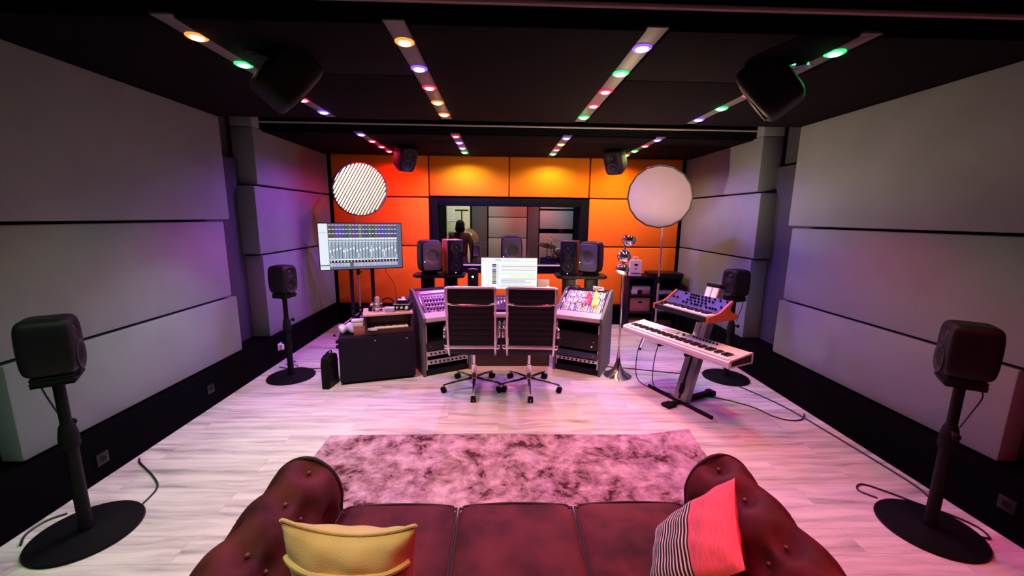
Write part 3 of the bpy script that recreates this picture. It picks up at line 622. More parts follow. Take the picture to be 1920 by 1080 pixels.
# centre monitor
def ui(mb, x0, z0, x1, z1, mi, lift=0.0): mb.add([(x0, -lift, z0), (x1, -lift, z0), (x1, -lift, z1), (x0, -lift, z1)], [[0, 1, 2, 3]], None, mi)
t = thing('computer_monitor', 'wide computer screen with a pale arrangement window, centre of the studio desk', 'monitor', (0.122, 5.0, 0.69))
W_, H_ = 0.715, 0.405
MB().span((-W_ / 2, 0.003, 0.205), (W_ / 2, 0.035, 0.205 + H_), bev=0.006).build('housing', M_BLACK, t)
MB().span((-0.035, 0.035, 0.0), (0.035, 0.06, 0.42)).span((-0.13, -0.06, 0), (0.13, 0.10, 0.012), bev=0.004).build('foot', M_BRUSH, t)
u = MB(T(-W_ / 2 + 0.006, 0.0025, 0.211)); w_, h_ = W_ - 0.012, H_ - 0.012
pal = [('ui_white', (0.92, 0.96, 0.95), 1.05), ('ui_pale_grey', (0.72, 0.76, 0.78), 0.9), ('ui_grey', (0.35, 0.38, 0.4), 0.7), ('ui_green', (0.25, 0.5, 0.3), 0.7), ('ui_lavender', (0.66, 0.58, 0.9), 0.95),
       ('ui_cream', (0.95, 0.88, 0.72), 1.0), ('ui_mint', (0.72, 0.92, 0.85), 1.0), ('ui_yellow', (0.93, 0.93, 0.62), 1.0), ('ui_slate', (0.2, 0.2, 0.32), 0.6), ('ui_olive', (0.5, 0.55, 0.22), 0.7), ('ui_dark', (0.05, 0.06, 0.09), 0.5), ('ui_blue', (0.16, 0.14, 0.42), 0.7)]
PM = [emis(*p) for p in pal]
def q(a, b, c, d, mi, l=0.0006): ui(u, a * w_, b * h_, c * w_, d * h_, mi, l)
q(0, 0, 1, 1, 0, 0)
q(0, 0.885, 1, 0.9, 1)
for k in range(9): q(0.25 + k * 0.013, 0.925, 0.259 + k * 0.013, 0.95 + 0.012 * (k % 3 == 0), 3)
for k in range(14): q(0.40 + k * 0.02, 0.93, 0.413 + k * 0.02, 0.945, 2)
q(0.02, 0.925, 0.05, 0.94, 2); q(0.09, 0.0, 0.097, 0.88, 1); q(0.13, 0.0, 0.137, 0.84, 1); q(0.16, 0.02, 0.166, 0.84, 1); q(0.12, 0.84, 0.31, 0.852, 1)
for k, c_ in enumerate((10, 8, 4, 8, 11, 2, 9, 2, 9, 9, 11, 8)): q(0.195, 0.76 - k * 0.055, 0.27, 0.808 - k * 0.055, c_)
for k in range(22): q(0.285, 0.79 - k * 0.033, 0.315, 0.802 - k * 0.033, 2 if k % 2 else 1)
for k, (c_, a, b) in enumerate(((5, 0.36, 0.97), (4, 0.36, 0.985), (5, 0.38, 0.97), (1, 0.36, 0.98), (0, 0.36, 0.6), (6, 0.33, 0.95), (7, 0.52, 0.97), (7, 0.52, 0.97), (1, 0.36, 0.97), (4, 0.35, 0.79), (1, 0.35, 0.9), (6, 0.36, 0.8), (1, 0.33, 0.97))):
    q(a, 0.765 - k * 0.058, b, 0.805 - k * 0.058, c_)
for k in range(12): q(0.33, 0.75 - k * 0.058, 0.99, 0.754 - k * 0.058, 1, 0.0004)
u.build('screen', PM, t)

# big mixer screen on stand
TVL, TVR = Vector((-2.49, 5.58, 0)), Vector((-1.445, 6.0, 0))
ta = math.degrees(math.atan2(TVR.y - TVL.y, TVR.x - TVL.x)); tw = (TVR - TVL).length
t = thing('television', 'large flat screen showing a mixer window, on black posts in the left corner', 'screen', ((TVL + TVR) / 2), ta)
H_ = 0.665; Z0 = 1.03
MB().span((-tw / 2, 0.004, Z0), (tw / 2, 0.05, Z0 + H_), bev=0.006).build('housing', M_BLACK, t)
u = MB(T(-tw / 2 + 0.012, 0.0035, Z0 + 0.014)); w_, h_ = tw - 0.024, H_ - 0.028
TP = [emis(*p) for p in (('tv_dark', (0.07, 0.08, 0.12), 0.8), ('tv_sidebar', (0.78, 0.84, 0.93), 1.0), ('tv_white', (0.95, 0.97, 1), 1.1), ('tv_strip', (0.48, 0.57, 0.66), 0.9), ('tv_strip_dark', (0.22, 0.29, 0.36), 0.8),
      ('tv_black', (0.01, 0.012, 0.02), 0.5), ('tv_violet', (0.13, 0.07, 0.42), 0.8), ('tv_brown', (0.10, 0.085, 0.075), 0.8), ('tv_green', (0.07, 0.17, 0.12), 0.8), ('tv_navy', (0.06, 0.10, 0.28), 0.8), ('tv_plum', (0.17, 0.06, 0.22), 0.8),
      ('tv_olive', (0.22, 0.24, 0.08), 0.8), ('tv_lilac', (0.52, 0.48, 0.8), 0.9), ('tv_sand', (0.6, 0.6, 0.5), 0.9), ('tv_slate', (0.13, 0.18, 0.25), 0.8), ('tv_pink', (0.6, 0.42, 0.5), 0.9))]
def q(a, b, c, d, mi, l=0.0006): ui(u, a * w_, b * h_, c * w_, d * h_, mi, l)
q(0, 0, 1, 1, 14, 0); q(0.0, 0.0, 0.105, 1, 1); q(0, 0.80, 0.105, 0.806, 4, 0.001); q(0, 0.085, 0.105, 0.105, 9, 0.001); q(0.01, 0.05, 0.095, 0.06, 3, 0.001)
NCH = 21; a0, a1 = 0.112, 0.945; dw = (a1 - a0) / NCH
topc = (7, 7, 6, 6, 9, 7, 8, 10, 9, 11, 9, 7, 8, 7, 8, 6, 6, 9, 8, 10, 9); botc = (13, 12, 12, 12, 3, 13, 8, 15, 12, 13, 12, 3, 15, 13, 12, 12, 12, 3, 13, 12, 12)
for i in range(NCH):
    x0, x1 = a0 + i * dw, a0 + (i + 0.9) * dw
    q(x0, 0.70, x1, 0.985, topc[i])
    for z in (0.975, 0.885, 0.79): q(x0 + 0.1 * dw, z - 0.012, x1 - 0.12 * dw, z, 2, 0.001)
    q(x0, 0.655, x1, 0.69, 2); q(x0, 0.615, x1, 0.64, 3); q(x0 + 0.002, 0.60, x1, 0.612, 2)
    q(x0, 0.225, x0 + 0.62 * dw, 0.595, 3); q(x0 + 0.62 * dw, 0.225, x1, 0.595, 4)
    q(x0 + 0.25 * dw, 0.25, x0 + 0.36 * dw, 0.53, 14, 0.001); fz = 0.38 + 0.06 * ((i * 5) % 4) / 3
    q(x0 + 0.12 * dw, fz, x0 + 0.5 * dw, fz + 0.045, 2, 0.0014); q(x0 + 0.68 * dw, 0.25, x0 + 0.84 * dw, 0.30 + 0.22 * ((i * 7) % 5) / 4, 8 if i % 4 else 2, 0.001)
    q(x0, 0.20, x1 + 0.1 * dw, 0.22, 2); q(x0, 0.15, x1 + 0.1 * dw, 0.195, 5); q(x0 + 0.15 * dw, 0.165, x0 + 0.55 * dw, 0.18, 2, 0.001)
    q(x0, 0.06, x1, 0.14, botc[i])
u.build('screen', TP, t)
for x in (-0.16, 0.13): MB().span((x - 0.026, 0.06, 0.03), (x + 0.026, 0.10, 1.55), bev=0.004).build('post', M_BLACK, t)
MB().span((-0.28, 0.05, 1.25), (0.26, 0.062, 1.48)).build('mounting_plate', M_BLACK, t)
MB().span((-0.30, -0.10, 0.0), (0.28, 0.12, 0.03), bev=0.006).build('floor_base', M_BLACK, t)
MB().span((-0.19, 0.055, 0.44), (0.16, 0.105, 0.47), bev=0.004).build('shelf_bar', M_SATIN, t)
tag(MB().tube(smooth_path([(-1.70, 5.99, 1.05), (-1.70, 6.0, 0.95), (-1.64, 6.05, 0.85), (-1.60, 6.1, 0.72), (-1.59, 6.1, 0.45), (-1.60, 6.1, 0.01)]), 0.005, 6).build('power_cord', M_CABLE), 'thin cord hanging from the large mixer screen against the orange panel', 'cable')

# ------------------------------------------------------------------ softboxes
def softbox(name, label, centre, n, rad, lit, pole_xy, depth):
    n = Vector(n).normalized(); cz = Vector(centre)
    t = thing(name, label, 'softbox', centre, 0, 'round softboxes on light stands')
    Mx = aim((0, 0, 0), n); SEG = 16
    prof = [(rad, 0.0), (rad * 1.012, -0.02)] + [(rad * (1 - (k / 8) ** 1.7) + 0.075 * (k / 8) ** 1.7, -0.02 - (depth - 0.02) * (k / 8) ** 1.0) for k in range(1, 9)]
    MB().lathe(prof, SEG, Mx).build('fabric_shell', M_BLACK, t, sharp=15)
    MB().lathe([(rad * 0.975, -0.008), (rad * 1.02, -0.008), (rad * 1.02, 0.012), (rad * 0.975, 0.012), (rad * 0.975, -0.008)], SEG, Mx).build('rim', M_BLACK, t, sharp=15)
    if lit:
        MB().lathe([(rad * 0.98, -0.002), (0, -0.001)], 32, Mx).build('diffuser', emis('softbox_glow', (1.0, 0.80, 0.52), SOFTBOX_E), t)
        g = MB(Mx); N_ = 10
        for k in range(-N_ + 1, N_):
            p = k * rad / N_; hl = math.sqrt(max(rad ** 2 * 0.95 - p * p, 0.0001))
            g.span((p - 0.003, -hl, 0.004), (p + 0.003, hl, 0.075), RZ(-28)); g.span((-hl, p - 0.003, 0.004), (hl, p + 0.003, 0.075), RZ(-28))
        g.build('honeycomb_grid', mat('tan_grid_cloth', (0.20, 0.125, 0.06), 0.9, var=0.05, bump=0.05), t)
        MB().lathe([(rad * 0.955, 0.004), (rad * 0.985, 0.004), (rad * 0.985, 0.06), (rad * 0.955, 0.06), (rad * 0.955, 0.004)], 32, Mx).build('grid_hem', mat('tan_grid_cloth', (0.20, 0.125, 0.06)), t)
    else:
        def fn(u_, v_):
            a = v_ * 2 * PI; r = u_ * rad * 0.985; return (r * math.cos(a), r * math.sin(a), 0.004 + 0.006 * math.sin(3 * a) * u_ * (1 - u_) + 0.012 * (1 - u_ * u_))
        MB().grid(fn, 10, 32, Mx).build('diffuser', M_SOFTD, t)
    hp = [(0.078, -depth), (0.085, -depth - 0.02), (0.07, -depth - 0.04), (0.06, -depth - 0.16), (0.05, -depth - 0.17), (0, -depth - 0.17)]
    MB().lathe(hp, 20, Mx).build('lamp_head', M_BLACK, t)
    # stand
    px, py = pole_xy
    ls = thing('light_stand', 'chrome tripod light stand carrying the ' + ('glowing softbox in the left corner' if lit else 'unlit softbox in the right corner'), 'light stand', (px, py, 0), 0, 'light stands')
    head = cz - n * (depth + 0.10); ztop = head.z - 0.085
    MB().cyl((0, 0, 0.09), (0, 0, 0.95), 0.016).build('lower_tube', M_BRUSH, ls)
    MB().cyl((0, 0, 0.95), (0, 0, ztop), 0.012).build('upper_tube', M_BRUSH, ls)
    MB().cyl((0, 0, 0.90), (0, 0, 0.99), 0.024).cyl((0, 0, 0.945), (0.06, 0, 0.945), 0.008).build('clamp', M_RUBBER, ls)
    MB().cyl((0, 0, 0.27), (0, 0, 0.33), 0.026).cyl((0, 0, 0.30), (-0.05, 0, 0.30), 0.008).build('leg_hub', M_RUBBER, ls)
    MB().cyl((0, 0, 0.10), (0, 0, 0.14), 0.026).build('brace_collar', M_RUBBER, ls)
    MB().box((0, 0, ztop + 0.045), (0.05, 0.05, 0.09), bev=0.008).build('swivel', M_RUBBER, ls)
    for a in (223, 343, 103):
        ca, sa = math.cos(R(a)), math.sin(R(a))
        lg = MB().tube([(0.02 * ca, 0.02 * sa, 0.30), (0.26 * ca, 0.26 * sa, 0.17), (0.42 * ca, 0.42 * sa, 0.012)], 0.011, 8).tube([(0.02 * ca, 0.02 * sa, 0.12), (0.23 * ca, 0.23 * sa, 0.18)], 0.006, 6).build('leg', M_BRUSH, ls)
        MB().cyl((0.41 * ca, 0.41 * sa, 0.0), (0.425 * ca, 0.425 * sa, 0.03), 0.016, 0.014, seg=10).build('rubber_foot', M_RUBBER, lg)
    return t
cL = Vector((-1.955, 5.80, 2.155)); nL = Vector((0.50, -0.83, -0.20)).normalized()
hL = cL - nL * 0.42
softbox('softbox', 'round glowing softbox with a honeycomb grid in the left corner', cL, nL, 0.37, True, (hL.x, hL.y), 0.32)
cR = Vector((2.04, 5.20, 2.072)); nR = Vector((-0.50, -0.80, -0.26)).normalized()
hR = cR - nR * 0.44
softbox('softbox', 'round unlit pinkish softbox with a black rim in the right corner', cR, nR, 0.40, False, (hR.x, hR.y), 0.34)

# ------------------------------------------------------------------ office chairs
def chair(loc, rz, label, first=None):
    if first: return copy_thing(first, loc, rz, label)
    t = thing('office_chair', label, 'chair', loc, rz, 'black ribbed swivel chairs at the desk')
    base = MB().lathe([(0.0, 0.085), (0.032, 0.085), (0.034, 0.13), (0.026, 0.145), (0.026, 0.27), (0, 0.27)], 18).build('hub', M_CHROME, t)
    MB().cyl((0, 0, 0.26), (0, 0, 0.42), 0.015).build('gas_column', M_CHROME, t)
    MB().span((-0.09, -0.12, 0.405), (0.09, 0.12, 0.445), bev=0.01).build('tilt_mechanism', M_BLACK, t)
    for k in range(5):
        a = R(-88 + 72 * k); ca, sa = math.cos(a), math.sin(a)
        lg = MB().tube([(0.02 * ca, 0.02 * sa, 0.115), (0.18 * ca, 0.18 * sa, 0.10), (0.335 * ca, 0.335 * sa, 0.078)], [0.02, 0.015, 0.010], 8).cyl((0.33 * ca, 0.33 * sa, 0.083), (0.33 * ca, 0.33 * sa, 0.055), 0.007).build('leg', M_CHROME, t)
        cs = MB(); px, py = -sa, ca
        for s_ in (-1, 1):
            p = Vector((0.33 * ca + s_ * 0.016 * px, 0.33 * sa + s_ * 0.016 * py, 0.029)); d = Vector((px, py, 0)) * 0.010
            cs.cyl(p - d, p + d, 0.029, seg=18)
        cs.cyl((0.33 * ca, 0.33 * sa, 0.03), (0.33 * ca, 0.33 * sa, 0.062), 0.012, seg=10)
        cs.build('caster', M_RUBBER, lg)
    # sling: profile (y,z) from seat front to back top
    prof = smooth_path([(0, 0.24, 0.455), (0, 0.20, 0.475), (0, 0.0, 0.46), (0, -0.18, 0.452), (0, -0.26, 0.48), (0, -0.315, 0.56), (0, -0.355, 0.72), (0, -0.40, 0.90), (0, -0.445, 1.08), (0, -0.455, 1.165)], 8)
    L_ = [0.0]
    for i in range(1, len(prof)): L_.append(L_[-1] + (prof[i] - prof[i - 1]).length)
    tot = L_[-1]
    def at(s_):
        for i in range(1, len(L_)):
            if L_[i] >= s_ - 1e-9:
                f = (s_ - L_[i - 1]) / max(L_[i] - L_[i - 1], 1e-9); d = (prof[i] - prof[i - 1]).normalized(); return prof[i - 1].lerp(prof[i], f), d
        return prof[-1], (prof[-1] - prof[-2]).normalized()
    split = 0.60
    def sheet(s0, s1, hw, th=0.018, rib=0.058):
        mb = MB(); n = int((s1 - s0) / 0.006)
        for side in (1, -1):
            def fn(u_, v_):
                s_ = s0 + (s1 - s0) * v_; p, d = at(s_); nrm = Vector((0, -d.z, d.y))
                bulge = th / 2 * (0.45 + 0.55 * abs(math.sin(PI * s_ / rib)) ** 0.45) * (0.4 + 0.6 * min(1, 12 * min(u_, 1 - u_)))
                return p + nrm * bulge * side + Vector(((u_ - 0.5) * 2 * hw, 0, 0.006 * 0))
            mb.grid(fn, 14, n)
        return mb
    sheet(0.0, split, 0.215).build('seat', M_LEATHER, t)
    sheet(split - 0.06, tot, 0.212).build('backrest', M_LEATHER, t)
    for s_ in (-1, 1):
        pts = [p + Vector((s_ * 0.225, 0, 0)) for p in prof]
        mb = MB()
        for i in range(len(pts) - 1):
            pass
        vs, fs = [], []
        for i, p in enumerate(pts):
            d = (pts[min(i + 1, len(pts) - 1)] - pts[max(i - 1, 0)]).normalized(); nrm = Vector((0, -d.z, d.y))
            vs += [p + nrm * 0.019 + Vector((-0.009, 0, 0)), p + nrm * 0.019 + Vector((0.009, 0, 0)), p - nrm * 0.019 + Vector((0.009, 0, 0)), p - nrm * 0.019 + Vector((-0.009, 0, 0))]
        for i in range(len(pts) - 1):
            for k in range(4): fs.append([i * 4 + k, i * 4 + (k + 1) % 4, i * 4 + 4 + (k + 1) % 4, i * 4 + 4 + k])
        fs += [[0, 1, 2, 3], [len(vs) - 4, len(vs) - 3, len(vs) - 2, len(vs) - 1]]
        mb.add(vs, fs).build('side_rail', M_BRUSH, t)
        arm = smooth_path([(s_ * 0.235, -0.305, 0.548), (s_ * 0.252, -0.30, 0.55), (s_ * 0.260, -0.305, 0.60), (s_ * 0.262, -0.315, 0.69), (s_ * 0.263, -0.285, 0.735), (s_ * 0.264, -0.05, 0.715), (s_ * 0.262, 0.09, 0.70), (s_ * 0.258, 0.125, 0.645), (s_ * 0.252, 0.11, 0.54), (s_ * 0.238, 0.09, 0.475)], 6)
        MB().tube(arm, 0.014, 10).build('armrest', M_CHROME, t)
        MB().tube([(s_ * 0.259, -0.303, 0.585), (s_ * 0.262, -0.311, 0.62), (s_ * 0.262, -0.314, 0.655)], [0.017, 0.0185, 0.017], 10).build('arm_sleeve', M_LEATHER, t)
        MB().tube([(s_ * 0.264, -0.23, 0.735), (s_ * 0.265, -0.05, 0.722), (s_ * 0.263, 0.06, 0.708)], [0.017, 0.019, 0.017], 10).build('arm_pad', M_LEATHER, t)
        MB().ball((s_ * 0.248, -0.305, 0.555), 0.024).build('joint', M_CHROME, t)
    MB().tube(smooth_path([(-0.235, -0.435, 1.02), (-0.15, -0.478, 1.012), (0, -0.486, 1.01), (0.15, -0.478, 1.012), (0.235, -0.435, 1.02)], 6), 0.010, 10).build('back_brace', M_CHROME, t)
    MB().span((-0.222, -0.345, 0.548), (0.222, -0.328, 0.588), bev=0.006).build('lower_brace', M_BRUSH, t)
    p, d = at(tot)
    MB().tube([(-0.215, p.y, p.z), (0.215, p.y, p.z)], 0.012, 10).build('top_bar', M_BRUSH, t)
    MB().tube([(-0.215, 0.24, 0.455), (0.215, 0.24, 0.455)], 0.012, 10).build('front_bar', M_BRUSH, t)
    MB().span((-0.222, -0.06, 0.425), (0.222, -0.03, 0.447), bev=0.004).span((-0.222, 0.08, 0.425), (0.222, 0.11, 0.447), bev=0.004).build('seat_brace', M_BRUSH, t)
    return t
ch = chair((-0.262, 4.03, 0), 0, 'black ribbed office chair with chrome frame, left of the pair at the desk')
chair((0.318, 4.02, 0), -3, 'black ribbed office chair with chrome frame, right of the pair at the desk', ch)

# ------------------------------------------------------------------ left furniture: black cabinet, small organ, bits
CA = 16.2; CM = T(-1.69, 4.085, 0) @ RZ(CA)
t = thing('flight_case', 'low black cabinet with two screw heads on its front, left of the studio desk', 'cabinet', (-1.69, 4.085, 0), CA)
MB().span((0, 0, 0.03), (0.785, 0.38, 0.52), bev=0.008).build('body', M_PURP, t)
MB().span((0.02, 0.02, 0.0), (0.765, 0.36, 0.03)).build('plinth', M_RUBBER, t)
MB().span((0.02, -0.006, 0.05), (0.765, 0.001, 0.50), bev=0.003).build('front_panel', M_PURP, t)
for x, z in ((0.37, 0.475), (0.70, 0.475)): MB().cyl((x, -0.006, z), (x, -0.010, z), 0.008, seg=12).build('screw', M_BRUSH, t)
for z in (0.40, 0.455): MB().cyl((0, 0.12, z), (-0.035, 0.12, z), 0.022, 0.018, seg=14).build('side_foot', M_RUBBER, t)
t = thing('slim_case', 'slim black carrying case with rounded top, on the floor left of the low cabinet', 'case', (-1.80, 4.10, 0), -6)
pl = [(-0.11, 0.0), (0.11, 0.0), (0.11, 0.27), (0.095, 0.325), (0.05, 0.35), (-0.05, 0.35), (-0.095, 0.325), (-0.11, 0.27)]
MB().prism(pl, -0.035, 0.035, RZ(90) @ RX(90)).build('shell', M_RUBBER, t)
MB().prism([(x * 0.82, 0.02 + y * 0.85) for x, y in pl], -0.045, 0.045, RZ(90) @ RX(90)).build('side_cushion', M_BLACK, t)
MB().tube(smooth_path([(0, -0.06, 0.35), (0, -0.04, 0.375), (0, 0.04, 0.375), (0, 0.06, 0.35)]), 0.007, 8).build('handle', M_RUBBER, t)
OM = (CM @ Vector((0.272, 0.03, 0.52)))
t = thing('reed_organ', 'small dark reed organ with white keys and pale wooden top, on the low cabinet', 'keyboard', OM, CA + 1)
MB().span((0, 0.0, 0.0), (0.50, 0.31, 0.065), bev=0.004).span((0, 0.10, 0.06), (0.50, 0.31, 0.215), bev=0.004).span((0, 0.02, 0.06), (0.02, 0.11, 0.215), bev=0.003).span((0.48, 0.02, 0.06), (0.50, 0.11, 0.215), bev=0.003).build('body', M_DWOOD, t)
MB().span((-0.015, -0.01, 0.215), (0.505, 0.32, 0.237), bev=0.004).build('top_board', M_TOPWOOD, t)
for i in range(18):
    MB().span((0.10 + i * 0.0195, 0.012, 0.065), (0.1185 + i * 0.0195, 0.10, 0.083), bev=0.002).build('white_key', M_KEYW, t)
for i in range(17):
    if i % 7 not in (2, 6): MB().span((0.114 + i * 0.0195, 0.045, 0.083), (0.125 + i * 0.0195, 0.10, 0.093), bev=0.002).build('black_key', M_KEYB, t)
OTM = T(*OM) @ RZ(CA + 1) @ T(0, 0, 0.237)
def put(v): return OTM @ Vector(v)
# microphone in shock mount
t = thing('condenser_microphone', 'silver studio microphone in a ring mount standing on the organ top', 'microphone', put((0.135, 0.10, 0)), 10)
MB().lathe([(0, 0.03), (0.026, 0.03), (0.028, 0.045), (0.028, 0.075), (0, 0.075)], 20).build('lower_body', M_BRUSH, t)
MB().lathe([(0.027, 0.075), (0.028, 0.10), (0.028, 0.145), (0.022, 0.165), (0.01, 0.172), (0, 0.173)], 20).build('grille', mat('mic_mesh', (0.55, 0.42, 0.35), 0.35, 0.9, var=0.2, vscale=200, bump=0.5, bscale=500), t)
sm = MB()
for z in (0.045, 0.10): sm.tube([(0.055 * math.cos(2 * PI * k / 20), 0.055 * math.sin(2 * PI * k / 20), z) for k in range(21)], 0.004, 6)
for k in range(4):
    a = PI / 2 * k + 0.5; sm.tube([(0.055 * math.cos(a), 0.055 * math.sin(a), 0.0), (0.055 * math.cos(a), 0.055 * math.sin(a), 0.125)], 0.003, 6)
    sm.tube([(0.055 * math.cos(a), 0.055 * math.sin(a), 0.045), (0.027 * math.cos(a), 0.027 * math.sin(a), 0.06)], 0.0015, 5)
sm.build('shock_mount', M_CHROME, t)
t = thing('round_tin', 'small black round tin with a pale ball on top, left of the silver microphone', 'tin', put((0.075, 0.175, 0)))
MB().cyl((0, 0, 0), (0, 0, 0.05), 0.035, seg=20).build('body', M_RUBBER, t); MB().ball((0, 0, 0.065), 0.016).build('knob', M_WHITEP, t)
t = thing('headphones', 'black headphones lying behind the small blue box on the organ top', 'headphones', put((0.245, 0.17, 0)), 20)
MB().tube([(0.075 * math.cos(PI * k / 14), 0, 0.05 + 0.085 * math.sin(PI * k / 14)) for k in range(15)], 0.008, 8).build('headband', M_RUBBER, t)
for s_ in (-1, 1): MB().lathe([(0.0, -0.02), (0.042, -0.018), (0.045, 0.0), (0.04, 0.018), (0, 0.02)], 18, T(s_ * 0.075, 0, 0.045) @ RY(90)).build('ear_cup', M_BLACK, t)
t = thing('small_box', 'small blue grey box at the front of the organ top', 'box', put((0.265, 0.06, 0)), 4)
MB().span((-0.05, -0.03, 0), (0.05, 0.03, 0.034), bev=0.004).build('base', M_BLUEGREY, t); MB().span((-0.051, -0.031, 0.034), (0.051, 0.031, 0.055), bev=0.004).build('lid', M_LILAC, t)
t = thing('preamplifier', 'black preamplifier box with three pale knobs at the right end of the organ top', 'amplifier', put((0.41, 0.11, 0)))
MB().span((-0.085, -0.07, 0.006), (0.085, 0.12, 0.082), bev=0.003).build('case', M_BLACK, t)
MB().span((-0.088, -0.078, 0.076), (0.088, -0.068, 0.084)).span((-0.088, -0.078, 0.004), (0.088, -0.068, 0.012)).build('trim', M_CHROME, t)
for x, r_ in ((-0.05, 0.010), (0.0, 0.013), (0.055, 0.018)): MB().cyl((x, -0.07, 0.045), (x, -0.092, 0.045), r_, r_ * 0.85, seg=14).build('knob', M_WHITEP, t)
for x in (-0.07, 0.07):
    for y in (-0.055, 0.1): MB().cyl((x, y, 0), (x, y, 0.007), 0.009, seg=10).build('foot', M_RUBBER, t)
t = thing('effects_pedal', 'small dark pedal with a white switch lying on the preamplifier', 'pedal', put((0.415, 0.14, 0.082)))
MB().prism([(-0.05, 0.0), (0.06, 0.0), (0.06, 0.05), (-0.05, 0.025)], -0.06, 0.06, RZ(90) @ RX(90)).build('case', M_PURP, t)
MB().span((-0.05, -0.048, 0.028), (0.035, -0.012, 0.044), bev=0.006).build('treadle', M_WHITEP, t)
MB().lathe([(0.02, 0.04), (0.018, 0.06), (0, 0.062)], 14).build('knob', M_WHITEP, t)
# on the case top, left of organ
t = thing('cardboard_box', 'reddish brown box on the left end of the low black cabinet, beside the organ', 'box', CM @ Vector((0.215, 0.15, 0.52)), CA)
MB().span((-0.06, -0.08, 0), (0.06, 0.08, 0.09), bev=0.003).build('body', M_PINKB, t)
MB().span((-0.062, -0.082, 0.088), (0.062, 0.082, 0.10), bev=0.003).build('lid', M_PINKB, t)
t = thing('carton', 'small pale carton with a lilac lid on top of the reddish brown box', 'box', CM @ Vector((0.20, 0.12, 0.62)), CA - 4)
MB().span((-0.055, -0.035, 0), (0.055, 0.035, 0.045), bev=0.003).build('body', M_CARDW, t); MB().span((-0.065, -0.04, 0.045), (0.06, 0.05, 0.07), bev=0.006).build('lid', M_LILAC, t)
cb = MB(); random.seed(3)
def crump(p): return p * (1 + 0.22 * math.sin(23 * p.x + 31 * p.y) * math.cos(27 * p.z + 11 * p.x)) + Vector((0, 0, 0.02 * math.sin(60 * p.x)))
cb.rbox((0.17, 0.14, 0.09), 2.6, 10, fn=crump)
o = cb.build('plastic_bag', M_LILAC); o.location = CM @ Vector((0.075, 0.20, 0.575)); tag(o, 'crumpled clear plastic bag on the left end of the low black cabinet', 'bag')
o = MB().prism([(-0.05, -0.01), (0.0, 0.025), (0.05, 0.015), (0.045, -0.02), (0.0, -0.03)], 0, 0.022).build('plectrum_tin', M_LILAC); o.location = CM @ Vector((0.35, 0.022, 0.585)); tag(o, 'small pale lilac pick case beside the left end of the organ keys', 'case')

# ------------------------------------------------------------------ small things on desk
t = thing('picture_card', 'small cream card standing on the desk right of the screen', 'card', (0.56, 5.02, 0.69), 0)
MB().span((-0.075, 0, 0.21), (0.075, 0.012, 0.33), bev=0.002).build('card', M_PAPER, t)
MB().span((-0.085, -0.04, 0.0), (0.095, 0.05, 0.20), bev=0.004).build('holder', M_BLACK, t)
t = thing('desk_device', 'black device with a blue light on the desk left of the screen', 'device', (-0.37, 5.02, 0.69), 0)
MB().span((-0.10, -0.05, 0), (0.02, 0.06, 0.20), bev=0.006).span((-0.03, -0.04, 0.19), (0.10, 0.05, 0.46), bev=0.006).build('case', M_BLACK, t)
MB().cyl((0.035, -0.04, 0.365), (0.035, -0.044, 0.365), 0.012, seg=12).build('indicator_light', emis('blue_led', (0.3, 0.5, 1), 6), t)
MB().tube(smooth_path([(-0.01, -0.03, 0.462), (0.03, -0.05, 0.475), (0.08, -0.03, 0.462)]), 0.004, 6).build('cable', M_WCAB, t)
for k, (x, y, lb) in enumerate(((0.10, 0.47, 'inner'), (0.40, 0.47, 'outer'))):
    p = WRM @ Vector((x, y, 0.932)); cbm = MB()
    for j in range(3): cbm.tube([(0.065 * math.cos(2 * PI * i / 22 + j), 0.05 * math.sin(2 * PI * i / 22 + j), 0.008 + 0.012 * j + 0.012 * math.sin(2 * PI * i / 22)) for i in range(22)], 0.0045, 6)
    o = cbm.build('coiled_cable', M_WCAB if k else M_CABLE); o.location = p; tag(o, 'coiled cable on top of the right desk wing, %s of the two coils' % lb, 'cable', 'coiled cables on the right desk wing')
# clip lamp on chair-side mic (small chrome clip between screen and wing)
t = thing('gooseneck_lamp', 'small chrome gooseneck lamp on the desk, between the right chair and the right wing', 'lamp', (0.60, 4.85, 0.69))
MB().cyl((0, 0, 0), (0, 0, 0.015), 0.035, seg=18).build('base', M_RUBBER, t)
MB().tube(smooth_path([(0, 0, 0.01), (0, 0, 0.15), (0.0, -0.02, 0.22)]), 0.007, 8).build('stem', M_BRUSH, t)
MB().lathe([(0.0, 0.05), (0.02, 0.045), (0.03, 0.02), (0.034, -0.03), (0.028, -0.03), (0.02, 0.01), (0, 0.02)], 16, T(0, -0.03, 0.235) @ RX(-30)).build('shade', M_BRUSH, t)

